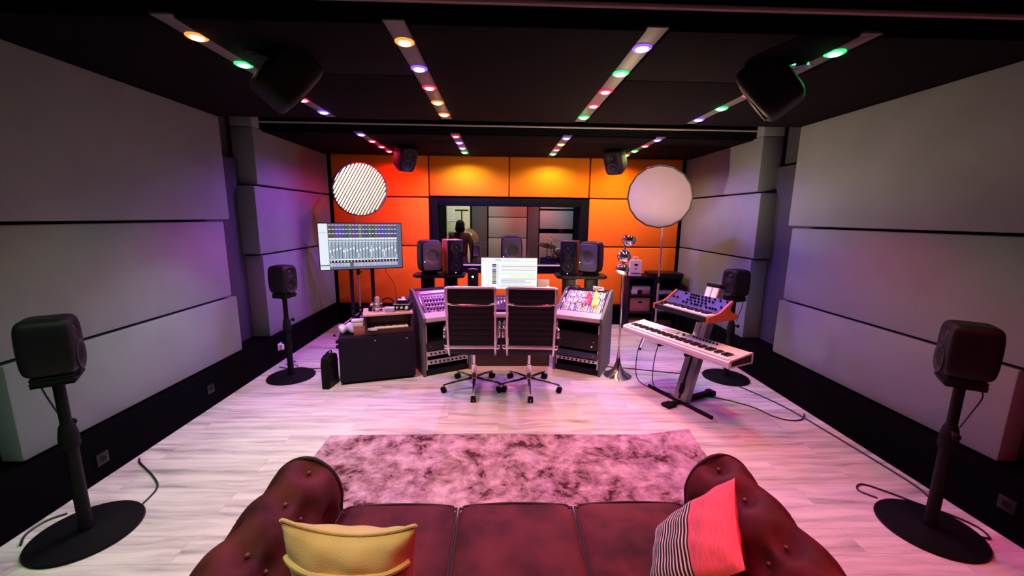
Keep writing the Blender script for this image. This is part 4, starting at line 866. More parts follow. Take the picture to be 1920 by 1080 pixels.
# ------------------------------------------------------------------ chrome floor lamp
t = thing('floor_lamp', 'chrome floor lamp with a trumpet base and three ball shades, right of the studio desk', 'floor lamp', (1.376, 4.36, 0))
MB().lathe([(0, 0), (0.155, 0.0), (0.158, 0.008), (0.15, 0.018), (0.09, 0.05), (0.05, 0.10), (0.028, 0.17), (0.016, 0.26), (0.0115, 0.34), (0, 0.34)], 36).build('trumpet_base', M_CHROME, t)
MB().cyl((0, 0, 0.33), (0, 0, 1.60), 0.0105, seg=14).build('pole', M_CHROME, t)
def shade(c, d, r, lit):
    Mx = aim(c, d)
    prof = [(r * 0.86, r * 0.5)] + [(r * math.sin(a), r * math.cos(a)) for a in [R(60 + k * 10) for k in range(13)]]
    inner = [(q_[0] * 0.94, q_[1] * 0.94) for q_ in prof[::-1]]
    s_ = MB().lathe(prof + inner + [prof[0]], 26, Mx).build('ball_shade', M_CHROME, t)
    MB().ball((0, 0, r * (-0.35 if lit else 0.15)), r * 0.5, Mx).build('bulb', emis('bulb_lit', (1, 0.75, 0.5), 25) if lit == 2 else emis('bulb_dim', (1, 0.72, 0.5), 3), s_)
    MB().tube([Vector(c) - Vector(d).normalized() * r * 0.8, Vector((0, 0, c[2]))], 0.006, 6).build('bracket', M_CHROME, s_)
shade((0.035, -0.01, 1.575), (0.15, 0.0, 1), 0.075, 2)
shade((-0.02, -0.05, 1.395), (0.6, 0.7, 0.1), 0.075, 0)
shade((-0.025, -0.03, 1.245), (-0.45, -0.25, -0.85), 0.075, 1)
l = bpy.data.lights.new('floor_lamp_bulb', 'POINT'); l.energy = LAMP_W; l.color = (1, 0.72, 0.46); l.shadow_soft_size = 0.012
lo = bpy.data.objects.new('bulb_light', l); COL.objects.link(lo); lo.parent = t; lo.location = (0.039, -0.01, 1.600)
l = bpy.data.lights.new('floor_lamp_lower_bulb', 'POINT'); l.energy = LAMP_W * 0.3; l.color = (1, 0.70, 0.45); l.shadow_soft_size = 0.012
lo = bpy.data.objects.new('bulb_light', l); COL.objects.link(lo); lo.parent = t; lo.location = Vector((-0.025, -0.03, 1.245)) + Vector((-0.45, -0.25, -0.85)).normalized() * 0.045

# ------------------------------------------------------------------ keyboards and stand
def keys(t, n0, n, x0, pitch, y0, y1, z, first_white=0, wl=None):
    """white and black keys as parts; pattern starts at pitch class first_white (0=C)"""
    wm = MB().span((0, 0, 0), (pitch * 0.95, y1 - y0, 0.016), bev=0.0015); wob = None; bob = None
    bl = (y1 - y0) * 0.62
    for i in range(n):
        pc = (first_white + i) % 7
        if wob is None: wob = wm.build('white_key', M_KEYW, t); o = wob
        else: o = wob.copy(); COL.objects.link(o)
        o.location = (x0 + i * pitch, y0, z)
        if pc in (0, 1, 3, 4, 5) and i < n - 1:
            if bob is None: bob = MB().prism([(0, 0.002), (0, 0.013), (bl, 0.013), (bl, 0.0), (-0.004, 0.0)], 0, pitch * 0.58, RZ(90) @ RX(90)).build('black_key', M_KEYB, t); o = bob
            else: o = bob.copy(); COL.objects.link(o)
            o.location = (x0 + i * pitch + pitch * 0.69, y1 - bl, z + 0.016)
KP = (1.349, 4.171, 0.595); KR = math.degrees(-1.125); KL, KD = 1.235, 0.312
t = thing('stage_piano', 'long white stage piano on the lower tier of the keyboard stand', 'keyboard', KP, KR)
def profile(poly, x0, x1, m, name, parent): MB().prism(poly, x0, x1, Matrix(((0, 0, 1, 0), (1, 0, 0, 0), (0, 1, 0, 0), (0, 0, 0, 1)))).build(name, m, parent)
profile([(0.0, 0.0), (0.0, 0.05), (0.012, 0.056), (0.155, 0.056), (0.158, 0.078), (0.30, 0.092), (0.312, 0.085), (0.312, 0.0)], 0.012, KL - 0.012, M_WHITEP, 'body', t)
for x0, x1 in ((0, 0.014), (KL - 0.014, KL)):
    profile([(-0.004, -0.002), (-0.006, 0.052), (0.006, 0.068), (0.15, 0.080), (0.305, 0.097), (0.318, 0.088), (0.318, -0.002)], x0, x1, M_WHITEP, 'end_cheek', t)
profile([(0.03, 0.012), (0.03, 0.052), (0.15, 0.066), (0.29, 0.078), (0.295, 0.012)], KL, KL + 0.002, M_DWOOD, 'end_inlay', t)
profile([(-0.003, 0.02), (-0.003, 0.024), (0.002, 0.024), (0.002, 0.02)], 0.02, KL - 0.02, M_BRUSH, 'front_groove', t)
keys(t, 0, 52, 0.028, (KL - 0.056) / 52, 0.014, 0.152, 0.056, 5)
MB().prism([(0, 0), (0.17, 0), (0.17, 0.06), (0, 0.06)], 0, 0.004, T(0.36, 0.195, 0.0845) @ RX(5)).build('display', M_LILAC, t)
for i in range(8): MB().cyl((0.70 + i * 0.035, 0.24, 0.084), (0.70 + i * 0.035, 0.24, 0.10), 0.008, seg=10).build('knob', M_RUBBER, t)
MB().cyl((0.60, 0.22, 0.082), (0.60, 0.22, 0.10), 0.014, seg=14).build('dial', M_RUBBER, t)
SP = (1.578, 3.951, 0.905); SR = math.degrees(-1.189); SL = 0.662
t = thing('analog_synthesizer', 'compact synthesizer with a blue knob panel and red wooden cheeks on the upper tier', 'synthesizer', SP, SR)
profile([(0.0, 0.0), (0.0, 0.045), (0.01, 0.05), (0.125, 0.05), (0.125, 0.06), (0.30, 0.165), (0.30, 0.10), (0.35, 0.05), (0.35, 0.0)], 0.016, SL - 0.016, M_BLACK, 'body', t)
CH = [(-0.006, -0.002), (-0.006, 0.050), (0.10, 0.066), (0.15, 0.085), (0.285, 0.178), (0.30, 0.172), (0.262, 0.105), (0.28, 0.075), (0.355, 0.055), (0.37, 0.02), (0.34, -0.002)]
profile(CH, SL - 0.018, SL, M_REDWOOD, 'wooden_cheek', t); profile(CH, 0, 0.018, M_REDWOOD, 'wooden_cheek', t)
ps = math.degrees(math.atan2(0.105, 0.175)); PMx = T(0.018, 0.127, 0.0625) @ RX(ps); PLn = math.hypot(0.105, 0.175)
MB(PMx).span((0, 0, 0), (SL - 0.036, PLn - 0.004, 0.003)).build('knob_panel', M_BLUEP, t)
kn = None; random.seed(11)
for j, row in enumerate(((0.20, 0.24, 0.30, 0.34, 0.37, 0.41, 0.47, 0.51, 0.54, 0.57), (0.04, 0.09, 0.22, 0.26, 0.31, 0.35, 0.39, 0.43, 0.60), (0.22, 0.25, 0.28, 0.32, 0.36, 0.40, 0.44, 0.48), (0.13, 0.20, 0.23, 0.26, 0.29, 0.33, 0.37, 0.41, 0.47, 0.53, 0.60))):
    for x in row:
        if kn is None: kn = MB().lathe([(0.0105, 0), (0.0095, 0.012), (0.008, 0.017), (0, 0.018)], 12).build('knob', M_RUBBER, t); o = kn
        else: o = kn.copy(); COL.objects.link(o)
        o.location = PMx @ Vector((x, 0.05 + j * 0.041, 0.003)); o.rotation_euler = (R(ps), 0, 0)
keys(t, 0, 22, 0.125, (SL - 0.15) / 22, 0.006, 0.118, 0.046, 0)
for x in (0.04, 0.075): MB().cyl((x, 0.06, 0.045), (x + 0.018, 0.06, 0.045), 0.026, seg=18).build('pitch_wheel', M_RUBBER, t)
# stand: leaning column
t = thing('keyboard_stand', 'leaning column keyboard stand with pale grooves and black feet carrying two keyboards', 'keyboard stand', (1.80, 3.66, 0), 24.3)
ln = math.degrees(math.atan2(0.345, 1.13)); KM = RY(ln)          # local +x is away from the player
CLN = 1.195
MB(KM).span((-0.035, -0.075, 0.03), (0.045, 0.075, 0.50), bev=0.008).build('lower_column', mat('dark_aluminium', (0.30, 0.28, 0.30), 0.38, 0.9, var=0.05, bump=0.03, stretch=(20, 20, 1)), t)
MB(KM).span((-0.033, -0.072, 0.50), (0.043, 0.072, CLN), bev=0.008).build('upper_column', mat('dark_aluminium', (0.30, 0.28, 0.30)), t)
for y0 in (-0.064, 0.006): MB(KM).span((-0.040, y0, 0.05 if False else 0.52), (-0.030, y0 + 0.058, CLN - 0.01), bev=0.002).build('groove_insert', M_KEYW, t)
MB(KM).span((-0.040, -0.010, 0.05), (-0.033, 0.010, 0.50)).build('centre_slot', M_RUBBER, t)
MB(KM).span((-0.042, -0.075, CLN), (0.046, 0.075, CLN + 0.03), bev=0.006).build('top_cap', M_RUBBER, t)
MB(KM).span((-0.055, -0.02, 0.10), (-0.03, 0.02, 0.20), bev=0.006).build('clamp', M_RUBBER, t)
MB().tube([(0.0, 0.42, 0.018), (0.0, -0.36, 0.018)], 0.018, 10).build('cross_foot', M_RUBBER, t)
MB().span((0.0, -0.03, 0.01), (0.44, 0.03, 0.05), bev=0.01).span((0.40, -0.045, 0.0), (0.47, 0.045, 0.055), bev=0.01).build('rear_foot', M_RUBBER, t)
MB().span((-0.21, -0.05, 0.0), (-0.10, 0.05, 0.03), bev=0.008).span((-0.12, -0.02, 0.005), (0.0, 0.02, 0.035)).build('front_foot', M_RUBBER, t)
for z, ln_ in ((0.565, 0.36), (0.875, 0.34)):
    xa = math.tan(R(ln)) * z
    for y in (-0.16, 0.16):
        MB().span((xa - ln_, y - 0.015, z), (xa + 0.0, y + 0.015, z + 0.024), bev=0.004).build('support_arm', M_RUBBER, t)
    MB().span((xa - 0.03, -0.175, z - 0.012), (xa + 0.045, 0.175, z + 0.03), bev=0.006).build('cross_bar', M_RUBBER, t)

# ------------------------------------------------------------------ shelf unit, bag
t = thing('shelf_unit', 'dark cube shelf unit in the right corner, full of boxes', 'shelf', (2.045, 6.18, 0), 0)
SWd, SH, SD = 0.85, 0.89, 0.40
for z in (0.02, 0.30, 0.58, SH - 0.03): MB().span((0.02, 0.0, z), (SWd - 0.02, SD, z + 0.03), bev=0.003).build('shelf_board', M_PURP, t)
for x in (0, SWd / 2 - 0.012, SWd - 0.022): MB().span((x, 0, 0), (x + 0.022, SD, SH), bev=0.003).build('upright', M_PURP, t)
MB().span((0.0, SD - 0.012, 0), (SWd, SD, SH)).build('back_panel', M_PURP, t)
MB().span((-0.01, -0.01, SH), (SWd + 0.01, SD, SH + 0.012), bev=0.003).build('top_board', M_PURP, t)
def sbox(name, label, x0, x1, z, h, m, y0=0.03, lid=None, hole=False, cat='box'):
    b = thing(name, label, cat, (2.045 + (x0 + x1) / 2, 6.18 + y0, z), 0, 'boxes in the dark shelf unit')
    hw = (x1 - x0) / 2
    MB().span((-hw, 0, 0), (hw, 0.28, h), bev=0.004).build('body', m, b)
    if lid: MB().span((-hw - 0.004, -0.004, h), (hw + 0.004, 0.284, h + 0.02), bev=0.003).build('lid', lid, b)
    if hole: MB().lathe([(0.0, 0), (0.03, 0), (0.03, 0.004), (0, 0.004)], 14, T(0, -0.001, h * 0.68) @ RX(90) @ Matrix.Diagonal((1, 0.6, 1, 1))).build('handle_hole', M_RUBBER, b)
sbox('storage_box', 'small pale box at the left of the upper left shelf compartment', 0.06, 0.16, 0.61, 0.07, M_CARDW)
sbox('storage_box', 'small pinkish box at the right of the upper left shelf compartment', 0.24, 0.36, 0.61, 0.07, M_PINKB)
sbox('storage_box', 'wide grey box lying across the two small boxes in the upper left shelf compartment', 0.07, 0.36, 0.68, 0.055, M_SILVER)
sbox('storage_bin', 'dusty red bin with a hand hole in the middle left shelf compartment', 0.05, 0.37, 0.33, 0.22, M_PINKB, hole=True)
sbox('storage_bin', 'flat reddish box in the bottom left shelf compartment', 0.04, 0.37, 0.05, 0.13, M_PINKB)
sbox('storage_box', 'flat grey box in the upper right shelf compartment', 0.47, 0.72, 0.61, 0.06, M_SILVER)
sbox('storage_box', 'dull blue box in the middle right shelf compartment', 0.46, 0.72, 0.33, 0.12, M_BLUEGREY)
sbox('storage_box', 'brown box in the bottom right shelf compartment', 0.46, 0.74, 0.05, 0.14, M_DWOOD)
t = thing('equipment_case', 'flat black case lying on the right half of the dark shelf unit', 'case', (2.66, 6.36, 0.902), -4)
MB().span((-0.26, -0.18, 0), (0.26, 0.18, 0.05), bev=0.01).build('shell', M_BLACK, t); MB().span((-0.262, -0.182, 0.024), (0.262, 0.182, 0.028)).build('seam', M_RUBBER, t)
t = thing('paper_bag', 'white paper carrier bag with twisted handles standing on the dark shelf unit', 'bag', (2.155, 6.26, 0.902), -5)
MB().prism([(-0.088, -0.045), (0.088, -0.045), (0.088, 0.045), (-0.088, 0.045)], 0, 0.25).build('bag_body', M_CARDW, t)
for y in (-0.03, 0.03): MB().tube(smooth_path([(-0.035, y, 0.24), (-0.035, y, 0.285), (-0.02, y, 0.305), (0.02, y, 0.305), (0.035, y, 0.285), (0.035, y, 0.24)], 5), 0.004, 6).build('handle', M_CARDW, t)
pr = MB()
pr.span((-0.025, -0.0475, 0.165), (0.03, -0.046, 0.195)); pr.span((-0.018, -0.0475, 0.11), (0.02, -0.046, 0.122))
sq = [(-0.07 + 0.14 * k / 24, -0.0475, 0.045 + 0.014 * math.sin(k * 1.9) + 0.004 * math.sin(k * 0.7)) for k in range(25)]
pr.tube(sq, 0.003, 5)
pr.build('print', M_RUBBER, t)

# ------------------------------------------------------------------ rug
rg = MB()
RX0, RX1, RY0, RY1 = -1.385, 1.60, 1.76, 3.075
def rz_(x, y):
    u_ = max(0, (x - (RX1 - 0.42)) / 0.42); v_ = max(0, (y - (RY1 - 0.30)) / 0.30)
    return 0.055 * (u_ * v_) ** 1.2 + 0.004 * math.sin(3 * x) * v_ * u_
for z, nm in ((0.012, 0), (0.001, 1)):
    rg.grid(lambda a, b: (RX0 + (RX1 - RX0) * a, RY0 + (RY1 - RY0) * b + 0.012 * math.sin(a * 5), z + rz_(RX0 + (RX1 - RX0) * a, RY0 + (RY1 - RY0) * b)), 60, 40)
n1, n2 = 61, 41; off = n1 * n2
side = []
for i in range(60): side += [[i, i + 1, off + i + 1, off + i], [40 * n1 + i + 1, 40 * n1 + i, off + 40 * n1 + i, off + 40 * n1 + i + 1]]
for j in range(40): side += [[j * n1, (j + 1) * n1, off + (j + 1) * n1, off + j * n1], [j * n1 + 60, (j + 1) * n1 + 60, off + (j + 1) * n1 + 60, off + j * n1 + 60]]
rg.f += side; rg.m += [0] * len(side)
tag(rg.build('rug', M_RUG), 'large distressed pinkish grey rug with a curled far corner, in front of the sofa', 'rug')

# ------------------------------------------------------------------ sofa
sofa = thing('chesterfield_sofa', 'brown suede chesterfield sofa with rolled tufted arms, in the foreground', 'sofa', (0, 0, 0))
def dent_fn(p, pts, r, d):
    k = 0
    for c_ in pts:
        rr = (p - c_).length / r
        if rr < 1: k = max(k, (0.5 + 0.5 * math.cos(PI * rr)))
    return k * d
def arm(sg):
    xi = -0.732 if sg < 0 else 0.902                                    # inner face
    def X(d): return xi + sg * d                                       # d>0 goes outward
    prof = smooth_path([(X(0.0), 0, 0.10), (X(0.0), 0, 0.42), (X(-0.008), 0, 0.54), (X(0.03), 0, 0.64), (X(0.11), 0, 0.705), (X(0.20), 0, 0.70), (X(0.285), 0, 0.63), (X(0.31), 0, 0.53), (X(0.275), 0, 0.44), (X(0.235), 0, 0.38), (X(0.235), 0, 0.10)], 6)
    y0, y1 = 0.66, 1.70; n = len(prof)
    tufts = [Vector((X(0.0), y, z)) for y, z in ((1.55, 0.50), (1.31, 0.50), (1.07, 0.50))] + [Vector((X(0.10), y, 0.705)) for y in (1.63, 1.43, 1.19, 0.95)] + [Vector((X(0.26), y, 0.655)) for y in (1.55, 1.31, 1.07, 0.83)]
    tufts += [Vector((X(0.03), y, 0.63)) for y in (1.43, 1.19)]
    cx, cz = X(0.14), 0.52
    def fn(u_, v_):
        p = prof[min(int(round(u_ * (n - 1))), n - 1)].copy(); e = min((1 - v_) * 1.04 / 0.03, 1.0)
        k = 1 - 0.05 * (1 - e) ** 2
        p.x = cx + (p.x - cx) * k; p.z = cz + (p.z - cz) * k if p.z > 0.4 else p.z
        p.y = y0 + (y1 - y0) * v_
        d = dent_fn(p, tufts, 0.105, 0.040) + 0.004 * (0.5 + 0.5 * math.sin(p.y * 26 + p.x * 40)) * (1 if p.z > 0.45 else 0)
        c_ = Vector((cx, p.y, cz)); q_ = (c_ - p); q_.y = 0
        return p + q_.normalized() * d
    mb = MB().grid(fn, n - 1, 80)
    o = len(mb.v); row = list(range(80 * n, 81 * n)); row0 = list(range(0, n))
    mb.f += [row, row0[::-1]]; mb.m += [0, 0]
    a = mb.build('arm', M_SUEDE, sofa, 60)
    pp = [Vector((cx + (p.x - cx) * 0.955, y1 - 0.006, (cz + (p.z - cz) * 0.955) if p.z > 0.4 else p.z)) for p in prof]
    MB().tube(pp, 0.009, 8).build('piping', M_PIPING, a)
    for c_ in tufts:
        d = (Vector((cx, c_.y, cz)) - c_).normalized(); MB().ball(c_ + d * 0.034, 0.009, seg=10).build('button', mat('button_stud', (0.20, 0.09, 0.06), 0.25, 0.4, var=0.05, bump=0.02), a)
arm(-1); arm(1)
SX0, SX1 = -0.729, 0.899; cwd = (SX1 - SX0) / 3
for k in range(3):
    x0 = SX0 + k * cwd
    def cfn(p, lo=0):
        q_ = p.copy(); q_.z += 0.016 * (1 - (2 * p.x / cwd) ** 2) * (1 - (p.y / 0.34) ** 2) * (1 if p.z > 0 else 0); return q_
    mb = MB(T(x0 + cwd / 2, 1.355, 0.395)); mb.rbox((cwd - 0.004, 0.70, 0.135), 9.0, 20, fn=cfn)
    c_ = mb.build('seat_cushion', M_SUEDE, sofa, 60)
    hx = cwd / 2 - 0.006; cx_ = x0 + cwd / 2
    lp_ = [(cx_ - hx, 1.06, 0.448), (cx_ - hx, 1.62, 0.448), (cx_ - hx + 0.012, 1.672, 0.448), (cx_ - hx + 0.05, 1.694, 0.449), (cx_, 1.704, 0.452), (cx_ + hx - 0.05, 1.694, 0.449), (cx_ + hx - 0.012, 1.672, 0.448), (cx_ + hx, 1.62, 0.448), (cx_ + hx, 1.06, 0.448)]
    MB().tube(smooth_path(lp_, 5), 0.0055, 7).build('piping', M_PIPING, c_)
MB().span((SX0, 0.72, 0.10), (SX1, 1.68, 0.33), bev=0.02).build('seat_base', M_SUEDE, sofa)
bp_ = smooth_path([(0, 0.96, 0.30), (0, 0.975, 0.50), (0, 0.965, 0.60), (0, 0.90, 0.665), (0, 0.80, 0.655), (0, 0.72, 0.58), (0, 0.70, 0.50), (0, 0.74, 0.42), (0, 0.75, 0.10)], 6)
bt = [Vector((SX0 + 0.13 + i * 0.256, 0.965, 0.56)) for i in range(6)] + [Vector((SX0 + 0.26 + i * 0.256, 0.91, 0.66)) for i in range(5)]
def bfn(u_, v_):
    p = bp_[min(int(round(u_ * (len(bp_) - 1))), len(bp_) - 1)].copy(); p.x = SX0 - 0.02 + (SX1 - SX0 + 0.04) * v_
    d = dent_fn(p, bt, 0.09, 0.028); q_ = Vector((p.x, 0.83, 0.52)) - p; q_.x = 0
    return p + q_.normalized() * d
MB().grid(bfn, len(bp_) - 1, 70).build('backrest', M_SUEDE, sofa, 60)
for x in (-0.87, 1.04):
    for y in (0.80, 1.60): MB().lathe([(0, 0), (0.028, 0), (0.045, 0.05), (0.04, 0.09), (0.03, 0.105), (0, 0.105)], 16, T(x, y, 0)).build('foot', M_DWOOD, sofa)

# ------------------------------------------------------------------ cushions
def pillow(W, H, Th, mats, mfn=None, p=2.6, nu=36, nv=36, sag=0.0):
    mb = MB()
    for sd in (1, -1):
        def fn(u_, v_):
            a, b = 2 * u_ - 1, 2 * v_ - 1
            k = (1 - abs(a) ** p) * (1 - abs(b) ** p); pin = 1 - 0.075 * (1 - abs(a) ** 2) * abs(b) ** 2 * 1.0, 1 - 0.075 * (1 - abs(b) ** 2) * abs(a) ** 2
            x = a * W / 2 * pin[1]; y = b * H / 2 * pin[0] - sag * (1 - a * a) * max(0, b)
            wr = 0.004 * math.sin(9 * a + 5 * b) * math.sin(7 * b - 3 * a)
            return (x, y, sd * (Th / 2 * max(k, 0) ** 0.55 + (wr if k > 0.1 else 0)))
        mb.grid(fn, nu, nv, mfn=(lambda u_, v_: mfn(u_, v_, sd)) if mfn else None)
    return mb
# cream cushion standing against the back, left
t = thing('cushion', 'cream cushion with a flap seam standing on the left seat of the sofa', 'cushion', (0, 0, 0))
top = Vector((-0.462, 1.105, 0.862)); bot = Vector((-0.475, 1.175, 0.452)); yv = (top - bot).normalized(); xv = Vector((1, -0.03, -0.03)).normalized(); zv = xv.cross(yv).normalized(); xv = yv.cross(zv).normalized()
PMx = Matrix((( xv.x, yv.x, zv.x, 0), (xv.y, yv.y, zv.y, 0), (xv.z, yv.z, zv.z, 0), (0, 0, 0, 1)))
cen = (top + bot) / 2; PMx = Matrix.Translation(cen) @ PMx; hh = (top - bot).length
def cm(u_, v_, sd): return 1 if (v_ < 0.62 and sd < 0) else 0
pc = pillow(0.425, hh, 0.17, None, None, sag=0.035)
po = pc.build('cover', M_CREAM, t, 80); po.matrix_local = PMx
for s_ in (-1, 1):
    pass
fl = MB()
fp = []
for k in range(25):
    a = -0.93 + 1.86 * k / 24; y = 0.098 - 0.018 * (1 - a * a); b_ = y / (hh / 2)
    fp.append((a * 0.2125 * 0.97, y, 0.085 * max(0, (1 - abs(a) ** 2.6) * (1 - abs(b_) ** 2.6)) ** 0.55 + 0.001))
fl.tube(fp, 0.010, 8)
f2 = fl.build('flap_seam', M_CREAM, t); f2.matrix_local = PMx
edge = [(-0.205, 0.20, 0)] + [(-0.205 + 0.41 * k / 12, hh / 2 - 0.02 * (1 - (2 * k / 12 - 1) ** 2) - 0.03 * (1 - (2 * k / 12 - 1) ** 2) + 0.002, 0) for k in range(13)] + [(0.205, 0.20, 0)]
f3 = MB().tube(smooth_path(edge, 3), 0.006, 7).build('edge_piping', M_CREAM, t); f3.matrix_local = PMx
# striped cushion leaning on right arm
def stripe_material():
    m = bpy.data.materials.new('black_white_striped_cloth'); m.use_nodes = True; nt = m.node_tree; N = nt.nodes; L = nt.links
    b = N['Principled BSDF']; b.inputs['Roughness'].default_value = 0.9; b.inputs['Specular IOR Level'].default_value = 0.15
    tc = N.new('ShaderNodeTexCoord'); sp_ = N.new('ShaderNodeSeparateXYZ'); L.new(tc.outputs['Object'], sp_.inputs[0])
    nz = N.new('ShaderNodeTexNoise'); nz.inputs['Scale'].default_value = 30; L.new(tc.outputs['Object'], nz.inputs['Vector'])
    ad = N.new('ShaderNodeMath'); ad.operation = 'MULTIPLY_ADD'; ad.inputs[1].default_value = 0.003; L.new(nz.outputs[0], ad.inputs[0]); L.new(sp_.outputs['X'], ad.inputs[2])
    mu = N.new('ShaderNodeMath'); mu.operation = 'MULTIPLY'; mu.inputs[1].default_value = 2 * PI / 0.0155; L.new(ad.outputs[0], mu.inputs[0])
    si = N.new('ShaderNodeMath'); si.operation = 'SINE'; L.new(mu.outputs[0], si.inputs[0])
    gt = N.new('ShaderNodeMath'); gt.operation = 'GREATER_THAN'; gt.inputs[1].default_value = 0.25; L.new(si.outputs[0], gt.inputs[0])
    mx = N.new('ShaderNodeMix'); mx.data_type = 'RGBA'; mx.inputs[6].default_value = (0.02, 0.015, 0.02, 1); mx.inputs[7].default_value = (0.75, 0.7, 0.66, 1)
    L.new(gt.outputs[0], mx.inputs[0]); L.new(mx.outputs[2], b.inputs['Base Color'])
    return m
M_STRIPE = stripe_material()
M_PINKC = mat('coral_pink_cushion_cloth', (0.85, 0.16, 0.22), 0.9, var=0.12, vscale=25, bump=0.2, bscale=250, spec=0.15, stretch=(6, 1, 1))
M_WHITEC = mat('off_white_cushion_cloth', (0.75, 0.66, 0.62), 0.9, var=0.06, bump=0.2, bscale=250, spec=0.15)
A = Vector((0.726, 1.488, 0.466)); B = Vector((0.95, 1.38, 0.792)); Cc = Vector((0.75, 1.044, 0.738))
xv = (B - A).normalized(); yv = (B - Cc).normalized(); zv = xv.cross(yv).normalized()
t = thing('cushion', 'pink cushion with a black and white striped band leaning on the right sofa arm', 'cushion', (0, 0, 0))
sw, sh = (B - A).length * 1.06, (B - Cc).length * 1.06
cen = (A + Cc) / 2 + zv * 0.02
PMx = Matrix.Translation(cen) @ Matrix(((xv.x, yv.x, zv.x, 0), (xv.y, yv.y, zv.y, 0), (xv.z, yv.z, zv.z, 0), (0, 0, 0, 1)))
o = pillow(sw, sh, 0.13, None, lambda u_, v_, sd: 2 if u_ < 0.10 else (1 if u_ < 0.60 else 0), nu=40).build('cover', [M_PINKC, M_STRIPE, M_WHITEC], t, 80); o.matrix_local = PMx

# ------------------------------------------------------------------ cables and sockets
def cable(label, pts, r=0.006, m=None):
    return tag(MB().tube(smooth_path([(x, y, (z if len(p) > 2 else r)) for p in pts for x, y, z in [(p[0], p[1], p[2] if len(p) > 2 else r)]], 6), r, 6).build('floor_cable', m or M_CABLE), label, 'cable')
cable('black cable along the floor by the right wall, between the two stands', [(2.62, 4.05), (2.72, 3.8), (2.80, 3.5), (2.84, 3.1), (2.87, 2.7), (2.88, 2.4), (2.84, 2.25)], 0.007)
cable('black cable curving from the keyboard stand feet to the right wall', [(2.08, 3.82), (2.3, 3.72), (2.48, 3.55), (2.55, 3.38), (2.66, 3.30), (2.78, 3.32), (2.88, 3.42)])
cable('thin cable hanging from the stage piano to the stand foot', [(1.70, 3.98, 0.60), (1.66, 4.02, 0.35), (1.66, 4.02, 0.06), (1.74, 3.92), (1.86, 3.80), (1.95, 3.78)], 0.005)
cable('second thin cable hanging from the stage piano, nearer the lamp', [(1.58, 4.12, 0.60), (1.52, 4.16, 0.35), (1.53, 4.14, 0.06), (1.66, 3.98), (1.80, 3.86)], 0.005)
cable('long cable on the floor from the chrome lamp to behind the keyboard stand', [(1.30, 4.42), (1.24, 4.62), (1.45, 4.60), (1.75, 4.52), (2.1, 4.42), (2.35, 4.42)], 0.006)
cable('black cable from the near left stand to the skirting', [(-2.22, 2.28), (-2.26, 2.45), (-2.40, 2.58), (-2.60, 2.72), (-2.66, 2.78)], 0.006)
cable('black cable curling behind the near left stand base', [(-2.60, 2.22), (-2.66, 2.16), (-2.66, 2.06), (-2.60, 1.98)], 0.006)
cable('coiled cable with a plug behind the near right stand base', [(2.50, 2.28), (2.44, 2.36), (2.52, 2.42), (2.62, 2.34), (2.72, 2.22), (2.82, 2.12), (2.87, 2.02), (2.84, 1.94), (2.78, 1.96)], 0.006)
cable('cable on the floor from the far left stand to the slim case', [(-2.62, 4.62), (-2.45, 4.55), (-2.36, 4.60), (-2.2, 4.56), (-2.02, 4.58), (-1.86, 4.42)], 0.006)
cable('thin cable zigzagging at the foot of the far left skirting', [(-2.64, 4.86), (-2.52, 4.80), (-2.58, 4.70), (-2.44, 4.68), (-2.40, 4.58)], 0.004)
def socket(label, x, y, z, sg, m, plug=False):
    t = thing('wall_socket', label, 'socket', (x, y, z), 0, 'sockets on the skirting')
    MB().span((0, -0.042, -0.042), (sg * 0.012, 0.042, 0.042), bev=0.004).build('plate', m, t)
    if plug: MB().span((sg * 0.012, -0.025, -0.04), (sg * 0.05, 0.02, 0.03), bev=0.006).build('plug', M_WHITEP, t)
    else: MB().cyl((sg * 0.010, 0, 0), (sg * 0.014, 0, 0), 0.020, seg=14).build('insert', M_RUBBER, t)
socket('white socket with a plug on the left skirting, by the far left stand', -2.70, 4.80, 0.20, 1, M_WHITEP, True)
socket('dark socket on the left skirting, between the two left stands', -2.70, 3.60, 0.185, 1, M_BLACK)
socket('dark socket with a small silver plug on the left skirting, behind the near left stand', -2.70, 2.56, 0.15, 1, M_BLACK)
socket('dark socket on the right skirting, beside the near right stand', 2.945, 1.97, 0.20, -1, M_BLACK)

# ------------------------------------------------------------------ live room: person, drums, stands
def skin_mesh(name, nodes, edges, m, parent, sub=2, root=0):
    me = bpy.data.meshes.new(name); me.from_pydata([n[0] for n in nodes], edges, []); o = bpy.data.objects.new(name, me); COL.objects.link(o); o.parent = parent
    md = o.modifiers.new('skin', 'SKIN'); md.use_smooth_shade = True
    sv = me.skin_vertices[0].data if me.skin_vertices else None
    if sv is None:
        bpy.context.view_layer.objects.active = o
    for i, n in enumerate(nodes): me.skin_vertices[0].data[i].radius = n[1] if isinstance(n[1], tuple) else (n[1], n[1]); me.skin_vertices[0].data[i].use_root = (i == root)
    s_ = o.modifiers.new('subdivision', 'SUBSURF'); s_.levels = sub; s_.render_levels = sub
    me.materials.append(m); return o
per = thing('person', 'person with long dark hair in a dark red patterned shirt standing behind the window', 'person', (-0.83, 8.5, 0), 172)
bn = [((0, 0, 0.92), (0.15, 0.11)), ((0, 0, 1.10), (0.14, 0.10)), ((0, 0.01, 1.28), (0.17, 0.115)), ((0, 0.01, 1.40), (0.15, 0.09)), ((0, 0, 1.48), 0.055), ((0, -0.01, 1.53), 0.06), ((0, -0.02, 1.58), (0.072, 0.09)), ((0, -0.02, 1.65), (0.066, 0.085)), ((0, -0.02, 1.68), (0.03, 0.04))]
be = [(i, i + 1) for i in range(8)]
